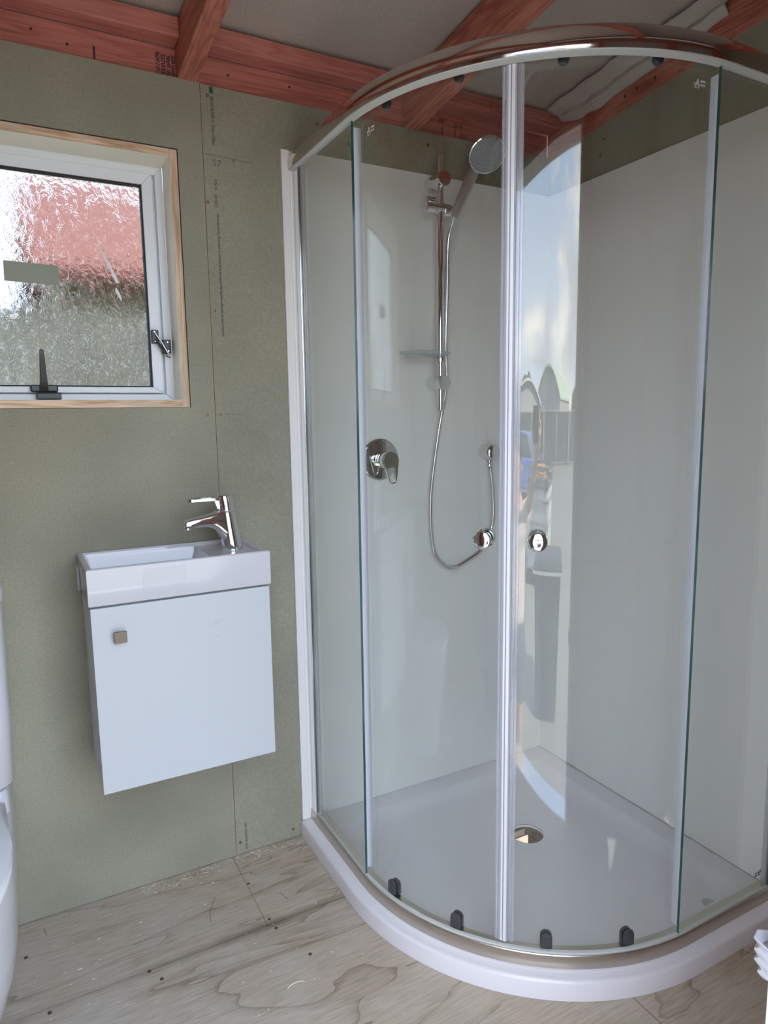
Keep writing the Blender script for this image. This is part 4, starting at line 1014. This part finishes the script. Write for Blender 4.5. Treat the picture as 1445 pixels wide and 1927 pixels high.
# ================================================================ TOILET
to = thing('toilet', 'white back to wall toilet whose right side shows left of the vanity', 'toilet', (-1.795, -0.3, 0))
TXc = -1.797
def rrect(cx, hx, y0, y1, z, r, n_=6):
    P = []
    for (sx, sy, a0) in ((1, 1, 0), (-1, 1, 90), (-1, -1, 180), (1, -1, 270)):
        yy = (y1 - r) if sy > 0 else (y0 + r)
        for k in range(n_ + 1):
            a = math.radians(a0 + 90 * k / n_); P.append((cx + sx * (hx - r) + r * math.cos(a), yy + r * math.sin(a), z))
    return P
m = MB().loft([rrect(TXc, 0.181, -0.185, -0.006, 0.4445, 0.035), rrect(TXc, 0.188, -0.192, -0.004, 0.452, 0.040), rrect(TXc, 0.192, -0.195, -0.004, 0.60, 0.040), rrect(TXc, 0.195, -0.195, -0.004, 0.835, 0.040), rrect(TXc, 0.194, -0.195, -0.004, 0.842, 0.040)])
m.build('cistern', CERAMIC, to, smooth=50)
m = MB().loft([rrect(TXc, 0.195, -0.199, -0.003, 0.8425, 0.042), rrect(TXc, 0.199, -0.203, -0.002, 0.848, 0.044), rrect(TXc, 0.199, -0.203, -0.002, 0.868, 0.044), rrect(TXc, 0.196, -0.200, -0.002, 0.8745, 0.044), rrect(TXc, 0.180, -0.18, -0.015, 0.877, 0.04)])
m.build('cistern_lid', CERAMIC, to, smooth=50)
MB().lathe([(0.030, 0), (0.030, 0.004), (0.026, 0.006)], (TXc, -0.1, 0.877), (0, 0, 1), 32).build('flush_button', CHROME, to, smooth=40)
def pan(hx, yf, z, yb=-0.004, rb=0.02, n_=20):
    """D-shape: square at wall, half-ellipse at the front"""
    P = [(TXc + hx - rb + rb * math.cos(a), yb - rb + rb * math.sin(a), z) for a in np.linspace(0, PI / 2, 5)]
    P += [(TXc - hx + rb + rb * math.cos(a), yb - rb + rb * math.sin(a), z) for a in np.linspace(PI / 2, PI, 5)]
    ym = -0.36 if yf < -0.40 else yf * 0.6
    P += [(TXc - hx * math.cos(a), ym - (ym - yf) * math.sin(a), z) for a in np.linspace(0, PI, n_)]
    return P
m = MB().loft([pan(0.125, -0.54, 0.001), pan(0.128, -0.545, 0.02), pan(0.132, -0.55, 0.08), pan(0.155, -0.57, 0.14), pan(0.172, -0.60, 0.20), pan(0.179, -0.625, 0.26), pan(0.181, -0.64, 0.33), pan(0.180, -0.65, 0.385), pan(0.178, -0.65, 0.395)])
m.build('pan', CERAMIC, to, smooth=60)
def seat(hx, yb, yf, z, n_=20):
    P = [(TXc + hx * 0.93, yb, z), (TXc + hx * 0.4, yb + 0.004, z), (TXc - hx * 0.4, yb + 0.004, z), (TXc - hx * 0.93, yb, z)]
    P += [(TXc - hx * math.cos(a), -0.38 - (-0.38 - yf) * math.sin(a), z) for a in np.linspace(0, PI, n_)]
    return P
m = MB().loft([seat(0.176, -0.215, -0.655, 0.3965), seat(0.181, -0.212, -0.661, 0.400), seat(0.181, -0.212, -0.661, 0.412), seat(0.178, -0.214, -0.658, 0.415)])
m.build('seat', mat('seat_plastic', (0.84, 0.84, 0.85), 0.12), to, smooth=50)
m = MB().loft([seat(0.178, -0.214, -0.658, 0.4165), seat(0.183, -0.210, -0.664, 0.420), seat(0.182, -0.211, -0.662, 0.430), seat(0.165, -0.22, -0.63, 0.438), seat(0.10, -0.26, -0.52, 0.441)])
m.build('seat_lid', bpy.data.materials['seat_plastic'], to, smooth=50)
MB().loft([rrect(TXc, 0.177, -0.198, -0.004, 0.3955, 0.02), rrect(TXc, 0.1765, -0.198, -0.004, 0.430, 0.02), rrect(TXc, 0.175, -0.19, -0.006, 0.444, 0.02)]).build('cistern_base', CERAMIC, to, smooth=50)

#@@OUTSIDE@@
# ================================================================ OUTSIDE (seen through the window and mirrored in glass and chrome)
GZ = -0.65
GR = mat('gravel', rough=0.95, spec=0.1)
speckle(GR, (0.19, 0.18, 0.155), (0.33, 0.315, 0.28), 14, 8, 0.75, 0.0, p0=0.3, p1=0.7)
gm = MB(); N_ = 24
gm.add([(-60 + 120 * i / N_, -60 + 120 * j / N_, GZ) for i in range(N_ + 1) for j in range(N_ + 1)], [(i * (N_ + 1) + j, (i + 1) * (N_ + 1) + j, (i + 1) * (N_ + 1) + j + 1, i * (N_ + 1) + j + 1) for i in range(N_) for j in range(N_)])
gm.build('ground', GR, None, kind='structure')
OX, OY = -0.65, -0.74
def P(az, d):      # az measured from -y towards -x around the shower
    a = math.radians(az); return (OX - d * math.sin(a), OY - d * math.cos(a))
STRAW = mat('dry_grass', rough=0.9, spec=0.1)
speckle(STRAW, (0.22, 0.16, 0.06), (0.56, 0.45, 0.20), 60, 5, 0.7, 0.0, p0=0.38, p1=0.52)
m = MB(); rnd = random.Random(5)
m.box(-0.35, 1.4, 0.16, 1.5, GZ, GZ + 0.012)
for i in range(900):
    x = rnd.uniform(-0.3, 1.1); y = rnd.uniform(0.2, 1.2); a = rnd.uniform(0, 2 * PI); l = rnd.uniform(0.02, 0.05)
    m.add([(x - 0.001, y, GZ + 0.012), (x + 0.001, y, GZ + 0.012), (x + l * math.cos(a), y + l * math.sin(a), GZ + 0.012 + rnd.uniform(0.004, 0.03)), (x, y + 0.0015, GZ + 0.013)], [(0, 1, 2), (1, 3, 2), (3, 0, 2), (0, 3, 1)])
o = m.build('dry_grass', STRAW); o['kind'] = 'stuff'; tag(o, 'sunlit yellow dry grass seen through the open waste hole', 'grass')

# neighbouring house behind the window: brown wall, terracotta roof
hb_ = thing('neighbour_house', 'house with terracotta roof and brown walls blurred behind the patterned window', 'house', (2.6, 7.5, GZ))
BW = mat('brown_weatherboard', (0.26, 0.225, 0.17), 0.8); RT = mat('terracotta_roof', (0.19, 0.060, 0.040), 0.7)
speckle(BW, (0.16, 0.13, 0.08), (0.34, 0.285, 0.185), 2.2, 3, 0.5, 0, p0=0.35, p1=0.65)
HX0, HX1, HY0, HY1 = -1.0, 8.5, 5.6, 10.4
for k in range(17):
    z = GZ + 0.19 * k; MB().hexa([(x, y, zz) for x in (HX0, HX1) for (y, dz) in ((HY0 + 0.02, 0), (HY1, 0)) for zz in (z, z + 0.188)]).build('weatherboard', BW, hb_)
zt = GZ + 0.19 * 17
MB().hexa([(x, y, zz) for x in (HX0 - 0.3, HX1) for y, z in ((HY0 - 0.45, zt - 0.12), (8.0, zt + 1.50)) for zz in (z, z + 0.1)]).build('roof_slope', RT, hb_)
MB().hexa([(x, y, zz) for x in (HX0 - 0.3, HX1) for y, z in ((8.001, zt + 1.50), (HY1 + 0.45, zt - 0.12)) for zz in (z, z + 0.1)]).build('roof_slope', RT, hb_)
MB().add([(HX0, HY0, zt), (HX0, HY1, zt), (HX0, 8.0, zt + 1.48), (HX0 + 0.1, HY0, zt), (HX0 + 0.1, HY1, zt), (HX0 + 0.1, 8.0, zt + 1.48)], [(0, 1, 2), (3, 5, 4), (0, 3, 4, 1), (1, 4, 5, 2), (2, 5, 3, 0)]).build('gable_wall', BW, hb_)
gw = MB().box(1.0, 2.4, HY0 - 0.02, HY0 + 0.02, 0.5, 1.5).build('window', ALU, hb_)
bf = thing('timber_fence', 'weathered grey timber fence blurred low behind the patterned window', 'fence', (-2.5, 5.0, GZ))
FW = wood('weathered_fence', (0.31, 0.28, 0.21), (0.25, 0.225, 0.17), (0.16, 0.14, 0.105), 'z')
for k in range(40):
    x = -5.8 + k * 0.152; MB().box(x, x + 0.148, 4.98, 5.0, GZ, GZ + 2.80 + 0.01 * (k % 3)).build('paling', FW, bf)
for k in range(3): MB().box(-5.8, 0.28, 5.001, 5.04, GZ + 0.4 + 0.7 * k, GZ + 0.48 + 0.7 * k).build('rail', FW, bf)

# boundary fence opposite the door
bf2 = thing('boundary_fence', 'dark mesh boundary fence on pale timber posts mirrored in the right shower door', 'fence', (*P(36, 24), GZ))
DK = mat('dark_fence_cloth', (0.07, 0.085, 0.10), 0.8); POST = mat('pale_post', (0.45, 0.42, 0.34), 0.8)
c0 = Vector((*P(36, 24), 0)); tv = Vector((math.cos(math.radians(36)), -math.sin(math.radians(36)), 0)); nv = Vector((tv.y, -tv.x, 0))
RZ = math.atan2(tv.y, tv.x)
FM = Matrix.Translation(c0) @ Matrix.Rotation(RZ, 4, 'Z')
for k in range(-6, 7):
    x = k * 2.6
    MB().box(x - 0.08, x + 0.08, 0.03, 0.19, GZ, GZ + 2.05, M=FM).build('post', POST, bf2)
    for j in range(8):
        MB().box(x + 0.10 + j * 0.305, x + 0.10 + j * 0.305 + 0.295, -0.01, 0.01, GZ + 0.12, GZ + 1.92, M=FM).build('panel', DK, bf2)
    MB().box(x + 0.0, x + 2.6, 0.015, 0.03, GZ + 1.93, GZ + 1.97, M=FM).build('top_rail', POST, bf2)
# curved-roof buildings beyond
def barn(az, d, wdt, dep, zeave, zridge, rot, wallm, roofm, label):
    t = thing('curved_roof_shed', label, 'building', (*P(az, d), GZ))
    Mx = Matrix.Translation((*P(az, d), 0)) @ Matrix.Rotation(RZ + rot, 4, 'Z')
    sec = [(-wdt / 2, zeave)] + [(-wdt / 2 + wdt / 2 * u, zeave + (zridge - zeave) * math.sin(u * PI / 2) ** 0.9) for u in np.linspace(0.1, 1, 9)] 
    sec += [(-x, z) for x, z in sec[-2::-1]]
    lo = [[Mx @ Vector((x, y, z)) for x, z in [(-wdt / 2, GZ)] + sec + [(wdt / 2, GZ)]] for y in (-dep / 2, dep / 2)]
    MB().loft(lo).build('wall', wallm, t)
    k = 1.03
    s1 = [(x * k, z + 0.04) for x, z in sec]; s2 = [(x * k, z + 0.16) for x, z in sec[::-1]]
    lo = [[Mx @ Vector((x, y, z)) for x, z in s1 + s2] for y in (-dep / 2 - 0.3, dep / 2 + 0.3)]
    MB().loft(lo).build('roof', roofm, t)
GW = mat('grey_cladding', (0.40, 0.41, 0.40), 0.7); GRN = mat('pale_green_roof', (0.52, 0.60, 0.42), 0.5); WRF = mat('light_roof', (0.66, 0.68, 0.70), 0.5)
barn(31.0, 33, 6.2, 9, 1.75, 3.1, 0.45, GW, GRN, 'grey shed with pale green curved roof mirrored in the right shower door')
barn(45.5, 31, 6.5, 7, 1.4, 2.5, -0.35, GW, WRF, 'shed with pale curved roof mirrored beside the green roofed shed')
LEAF = mat('foliage', rough=0.9); speckle(LEAF, (0.045, 0.065, 0.025), (0.14, 0.17, 0.07), 6, 5, 0.7)
for i, (az, d, h_, lb) in enumerate(((44, 42, 3.3, 'dark green tree mirrored between the two curved roofs'), (50, 44, 3.8, 'tallest dark green tree mirrored at the left of the sheds'), (20, 46, 3.0, 'dark green tree mirrored right of the green roofed shed'))):
    t = thing('tree', lb, 'tree', (*P(az, d), GZ)); rnd = random.Random(i)
    bm = bmesh.new()
    for k in range(9):
        c = Vector((*P(az, d), 0)) + Vector((rnd.uniform(-2, 2), rnd.uniform(-1.5, 1.5), rnd.uniform(1.0, h_ - 0.7)))
        bmesh.ops.create_icosphere(bm, subdivisions=3, radius=rnd.uniform(0.9, 1.3), matrix=Matrix.Translation(c))
    for v in bm.verts: v.co += Vector((noise.noise(v.co * 1.7), noise.noise(v.co * 1.7 + Vector((9, 0, 0))), noise.noise(v.co * 2.1))) * 0.45
    me = bpy.data.meshes.new('crown'); bm.to_mesh(me); bm.free(); me.materials.append(LEAF)
    o = bpy.data.objects.new('crown', me); COL.objects.link(o); o.parent = t; o.matrix_parent_inverse = Matrix.Translation(t.location).inverted()
    px_, py_ = P(az, d); MB().tube([(px_, py_, GZ), (px_ + 0.1, py_, 0.6), (px_, py_, 1.6)], [0.22, 0.18, 0.12], 8).build('trunk', DARKWOOD, t)

# parked blue car
cr_ = thing('car', 'small blue car parked on gravel mirrored in the right shower door', 'car', (*P(43, 14), GZ))
CM = Matrix.Translation((*P(44.5, 14), GZ)) @ Matrix.Rotation(RZ + 0.35, 4, 'Z')
BLUE = mat('blue_paint', (0.06, 0.16, 0.55), 0.3, coat=0.6); CGL = mat('car_glass', (0.03, 0.035, 0.04), 0.05, spec=0.9)
def carsec(pts, hw): return [[CM @ Vector((x, hw * s_, z)) for x, z in pts] for s_ in (-1, -0.92, 0.92, 1)]
bodyp = [(-2.05, 0.30), (2.0, 0.30), (2.1, 0.55), (2.0, 0.78), (1.1, 0.96), (-1.8, 0.98), (-2.1, 0.80)]
lo = [[CM @ Vector((x * k, hw, 0.62 + (z - 0.62) * k2)) for x, z in bodyp] for hw, k, k2 in ((-0.84, 0.96, 0.9), (-0.80, 1, 1), (0.80, 1, 1), (0.84, 0.96, 0.9))]
MB().loft(lo).build('body', BLUE, cr_, bevel=0.03)
cab = [(-1.75, 0.97), (1.05, 0.97), (0.35, 1.42), (-1.45, 1.45)]
lo = [[CM @ Vector((x, hw * (1 if z < 1 else 0.80), z)) for x, z in cab] for hw in (-0.76, 0.76)]
MB().loft(lo).build('cabin_glass', CGL, cr_, bevel=0.02)
MB().loft([[CM @ Vector((x, hw, z)) for x, z in ((-1.45, 1.445), (0.36, 1.415), (0.25, 1.47), (-1.35, 1.50))] for hw in (-0.62, 0.62)]).build('roof', BLUE, cr_)
for x in (-1.3, 1.3):
    for s_ in (-1, 1):
        a_ = CM @ Vector((x, 0.70 * s_, 0.31)); b_ = CM @ Vector((x, 0.86 * s_, 0.31))
        MB().lathe([(0.31, 0), (0.31, 0.15), (0.19, 0.165), (0.17, 0.14)], a_, b_ - a_, 24).build('wheel', RUBBER, cr_, smooth=40)

# caged liquid tank on a pallet, open crate with rope on top
ib = thing('caged_tank', 'white plastic tank in a steel cage mirrored in the right shower door', 'tank', (*P(36.5, 6.2), GZ))
IM = Matrix.Translation((*P(37.2, 6.5), GZ)) @ Matrix.Rotation(RZ + 0.30, 4, 'Z')
MB().box(-0.57, 0.57, -0.47, 0.47, 0.16, 1.08, M=IM).build('tank', mat('milky_tank', (0.62, 0.64, 0.63), 0.4), ib, bevel=0.05)
for k in range(7):
    x = -0.6 + 1.2 * k / 6
    for y in (-0.5, 0.5): MB().box(x - 0.011, x + 0.011, y - 0.011, y + 0.011, 0.15, 1.12, M=IM).build('cage_bar', STEEL, ib)
for z in (0.2, 0.45, 0.7, 0.95, 1.12):
    for y in (-0.5, 0.5): MB().box(-0.61, 0.61, y - 0.010, y + 0.010, z - 0.011, z + 0.011, M=IM).build('cage_bar', STEEL, ib)
    for x in (-0.6, 0.6): MB().box(x - 0.010, x + 0.010, -0.5, 0.5, z - 0.011, z + 0.011, M=IM).build('cage_bar', STEEL, ib)
MB().box(-0.6, 0.6, -0.5, 0.5, 0.10, 0.14, M=IM).build('pallet_deck', DARKWOOD, ib)
for x in (-0.52, 0.0, 0.52): MB().box(x - 0.07, x + 0.07, -0.5, 0.5, 0.0, 0.10, M=IM).build('pallet_block', DARKWOOD, ib)
ct = thing('wooden_crate', 'open dark crate resting on the caged tank', 'crate', (*P(37.2, 6.5), GZ + 1.12))
CRW = mat('crate_plastic', (0.10, 0.10, 0.095), 0.7)
for x0, x1, y0, y1 in ((-0.6, 0.6, -0.52, -0.49), (-0.6, 0.6, 0.49, 0.52), (-0.6, -0.57, -0.488, 0.488), (0.57, 0.6, -0.488, 0.488)):
    MB().box(x0, x1, y0, y1, 1.135, 1.185, M=IM).build('rail', CRW, ct); MB().box(x0, x1, y0, y1, 1.27, 1.31, M=IM).build('rail', CRW, ct)
for x in (-0.6, 0.56):
    for y in (-0.52, 0.48): MB().box(x, x + 0.04, y, y + 0.04, 1.132, 1.31, M=IM).build('corner_post', CRW, ct)
MB().box(-0.56, 0.56, -0.485, 0.485, 1.132, 1.145, M=IM).build('base', CRW, ct)
rp = spline([IM @ Vector((0.35 * math.cos(a * 1.9) * (1 - a * 0.03), 0.3 * math.sin(a * 1.9), 1.17 + 0.012 * a)) for a in range(12)], 6)
tag(MB().tube(rp, 0.018, 8).build('rope', mat('orange_rope', (0.55, 0.30, 0.08), 0.8), None, smooth=60), 'coil of orange rope lying in the dark crate', 'rope')

# black lidded bin close to the doorway
bi = thing('wheeled_bin', 'black lidded bin standing outside the doorway mirrored in the right shower door', 'bin', (*P(32.8, 3.1), GZ))
WM = Matrix.Translation((*P(32.4, 2.95), GZ)) @ Matrix.Rotation(RZ + 0.12, 4, 'Z')
def rr2(hx, hy, z, r):
    Pp = []
    for sx, sy, a0 in ((1, 1, 0), (-1, 1, 90), (-1, -1, 180), (1, -1, 270)):
        for k in range(6):
            a = math.radians(a0 + 18 * k); Pp.append(WM @ Vector((sx * (hx - r) + r * math.cos(a), sy * (hy - r) + r * math.sin(a), z)))
    return Pp
BINM = mat('bin_plastic', (0.03, 0.033, 0.038), 0.45)
MB().loft([rr2(0.28, 0.24, 0.02, 0.05), rr2(0.30, 0.26, 0.4, 0.05), rr2(0.34, 0.30, 0.93, 0.06)]).build('bin_body', BINM, bi, smooth=40)
MB().loft([rr2(0.36, 0.32, 0.931, 0.07), rr2(0.375, 0.335, 0.94, 0.07), rr2(0.375, 0.335, 0.965, 0.07), rr2(0.32, 0.28, 1.0, 0.08), rr2(0.18, 0.15, 1.012, 0.08)]).build('bin_lid', BINM, bi, smooth=40)
MB().box(-0.37, 0.37, 0.332, 0.345, 0.935, 0.955, M=WM).build('lid_edge', mat('pale_edge', (0.5, 0.52, 0.54), 0.5), bi)

# ---------------------------------------------------------------- photographer (mirrored in glass and knobs)
pe = thing('person', 'person in cream shirt and dark shorts photographing, mirrored in the right shower door', 'person', (-1.93, -1.95, GZ))
def skin(name, verts, eds, rad, mt, parent, root=0, levels=2):
    me = bpy.data.meshes.new(name); me.from_pydata([tuple(v) for v in verts], eds, [])
    me.materials.append(mt); o = bpy.data.objects.new(name, me); COL.objects.link(o)
    if parent is not None: o.parent = parent; o.matrix_parent_inverse = Matrix.Translation(parent.location).inverted()
    md = o.modifiers.new('skin', 'SKIN'); md.use_smooth_shade = True
    for i, r in enumerate(rad):
        sv = me.skin_vertices[0].data[i]; sv.radius = r if isinstance(r, tuple) else (r, r); sv.use_root = (i == root)
    ss = o.modifiers.new('sub', 'SUBSURF'); ss.levels = levels; ss.render_levels = levels
    return o
fw = Vector((0.50, 0.866, 0)); rt = Vector((0.866, -0.50, 0))
PC = Vector((-2.075, -1.93, GZ))
def B3(r, f, z): return PC + rt * r + fw * f + Vector((0, 0, z))
camp = Vector((-1.558, -1.756, 1.213)); hand_r = camp - Vector((0.47, 0.87, -0.14)) * 0.075 + rt * 0.055 + Vector((0, 0, -0.045))
hand_rw = hand_r - fw * 0.03 + Vector((0, 0, -0.065))
V = [B3(0, 0, 0.93), B3(0, 0.0, 1.10), B3(0, 0, 1.28), B3(0, -0.01, 1.42), B3(0, 0.01, 1.50), B3(0, 0.03, 1.58), B3(0, 0.035, 1.66), B3(0, 0.03, 1.71),
     B3(0.09, 0, 0.88), B3(0.10, 0.02, 0.50), B3(0.10, -0.01, 0.10), B3(0.10, 0.02, 0.035), B3(0.11, 0.15, 0.03),
     B3(-0.09, 0, 0.88), B3(-0.11, 0.0, 0.50), B3(-0.12, -0.03, 0.10), B3(-0.12, -0.01, 0.035), B3(-0.14, 0.12, 0.03),
     B3(0.17, 0, 1.40), B3(0.27, 0.12, 1.52), hand_rw,
     B3(-0.17, 0, 1.40), B3(-0.24, -0.03, 1.12), B3(-0.27, 0.06, 0.88)]
E_ = [(0, 1), (1, 2), (2, 3), (3, 4), (4, 5), (5, 6), (6, 7), (0, 8), (8, 9), (9, 10), (10, 11), (11, 12), (0, 13), (13, 14), (14, 15), (15, 16), (16, 17), (3, 18), (18, 19), (19, 20), (3, 21), (21, 22), (22, 23)]
Rr = [(0.135, 0.11), (0.13, 0.10), (0.15, 0.11), (0.09, 0.075), 0.052, (0.072, 0.085), (0.075, 0.092), (0.055, 0.07),
      (0.085, 0.09), 0.058, 0.038, 0.038, (0.04, 0.025), (0.085, 0.09), 0.058, 0.038, 0.038, (0.04, 0.025), 0.055, 0.042, 0.027, 0.055, 0.042, 0.027]
skin('body', V, E_, Rr, SKIN, pe)
# shirt, shorts, shoes, hair
skin('shirt', [B3(0, 0, 0.88), B3(0, 0, 1.10), B3(0, 0, 1.28), B3(0, -0.01, 1.42), B3(0.18, 0, 1.40), B3(0.235, 0.075, 1.475), B3(-0.18, 0, 1.39), B3(-0.22, -0.02, 1.22)], [(0, 1), (1, 2), (2, 3), (3, 4), (4, 5), (3, 6), (6, 7)], [(0.19, 0.145), (0.175, 0.135), (0.185, 0.14), (0.12, 0.095), 0.078, 0.07, 0.078, 0.068], SHIRT, pe, 1)
skin('shorts', [B3(0, 0, 0.96), B3(0, 0, 0.90), B3(0.095, 0, 0.80), B3(0.105, 0.01, 0.48), B3(-0.095, 0, 0.80), B3(-0.115, 0.0, 0.48)], [(0, 1), (1, 2), (2, 3), (1, 4), (4, 5)], [(0.16, 0.125), (0.165, 0.13), 0.11, 0.088, 0.11, 0.088], SHORTS, pe, 1)
for s_ in ((0.10, 0.02), (-0.12, -0.01)):
    skin('shoe', [B3(s_[0], s_[1] - 0.05, 0.045), B3(s_[0], s_[1] + 0.05, 0.045), B3(s_[0] * 1.1, s_[1] + 0.16, 0.04)], [(0, 1), (1, 2)], [0.045, (0.048, 0.045), (0.046, 0.034)], SHOE, pe)
skin('hair', [B3(0, -0.035, 1.62), B3(0, -0.015, 1.70), B3(0, 0.03, 1.735), B3(0, 0.075, 1.725)], [(0, 1), (1, 2), (2, 3)], [(0.072, 0.05), (0.085, 0.07), (0.082, 0.05), (0.06, 0.025)], HAIR, pe)
for sgn in (-1, 1):
    MB().lathe([(0.002, 0), (0.0085, 0.001), (0.010, 0.004), (0.006, 0.008)], B3(0.031 * sgn, 0.106, 1.64), fw, 14).build('eye', mat('eye_white', (0.8, 0.8, 0.8), 0.2) if sgn < 0 else bpy.data.materials['eye_white'], pe, smooth=60)
    skin('ear', [B3(0.077 * sgn, 0.02, 1.60), B3(0.083 * sgn, 0.012, 1.635)], [(0, 1)], [0.012, (0.010, 0.018)], SKIN, pe)
skin('nose', [B3(0, 0.112, 1.645), B3(0, 0.128, 1.605)], [(0, 1)], [0.008, 0.014], SKIN, pe)
skin('mouth', [B3(-0.020, 0.108, 1.572), B3(0.0, 0.114, 1.570), B3(0.020, 0.108, 1.572)], [(0, 1), (1, 2)], [0.004, 0.006, 0.004], mat('lips', (0.40, 0.16, 0.13), 0.5), pe)
def hand(wrist, d, side_v, palm_n, curl):
    """palm with four fingers and a thumb as one skinned figure"""
    d = d.normalized(); s_ = side_v.normalized(); n = palm_n.normalized()
    V = [wrist, wrist + d * 0.045, wrist + d * 0.085]; E2 = [(0, 1), (1, 2)]; Rd = [(0.024, 0.018), (0.036, 0.015), (0.036, 0.013)]
    for k, ln_ in enumerate((0.070, 0.080, 0.074, 0.058)):
        o_ = wrist + d * 0.083 + s_ * (-0.030 + 0.020 * k); b = len(V)
        p1 = o_ + d * ln_ * 0.42 + n * curl * 0.006; p2 = p1 + (d * (1 - curl * 0.5) + n * curl).normalized() * ln_ * 0.33; p3 = p2 + (d * (1 - curl) + n * curl * 1.2).normalized() * ln_ * 0.25
        V += [o_, p1, p2, p3]; E2 += [(2, b), (b, b + 1), (b + 1, b + 2), (b + 2, b + 3)]; Rd += [0.0095, 0.0088, 0.008, 0.007]
    b = len(V); o_ = wrist + d * 0.03 - s_ * 0.034; V += [o_, o_ + d * 0.026 - s_ * 0.02 + n * 0.01, o_ + d * 0.054 - s_ * 0.026 + n * 0.02]
    E2 += [(1, b), (b, b + 1), (b + 1, b + 2)]; Rd += [0.013, 0.0105, 0.009]
    return skin('hand', V, E2, Rd, SKIN, pe)
hand(hand_rw - (hand_r - hand_rw) * 0.12, hand_r - hand_rw + Vector((0, 0, 0.02)), -fw, -rt, 0.9)
hand(B3(-0.27, 0.06, 0.89), Vector((0, 0, -1)) + fw * 0.15, -fw, rt, 0.35)
# phone just behind the lens point, its camera flush with the shot
ph = thing('phone', 'dark phone held up in the raised hand of the person photographing', 'phone', tuple(camp))
Mp = Matrix((R3, U3, -F3)).transposed().to_4x4(); Mp.translation = camp
MB().box(-0.020, 0.058, -0.120, 0.032, 0.006, 0.014, M=Mp).build('phone_body', mat('phone_black', (0.02, 0.02, 0.025), 0.2), ph, bevel=0.003)
MB().box(-0.017, 0.055, -0.117, 0.029, 0.0142, 0.0150, M=Mp).build('phone_screen', CGL, ph)
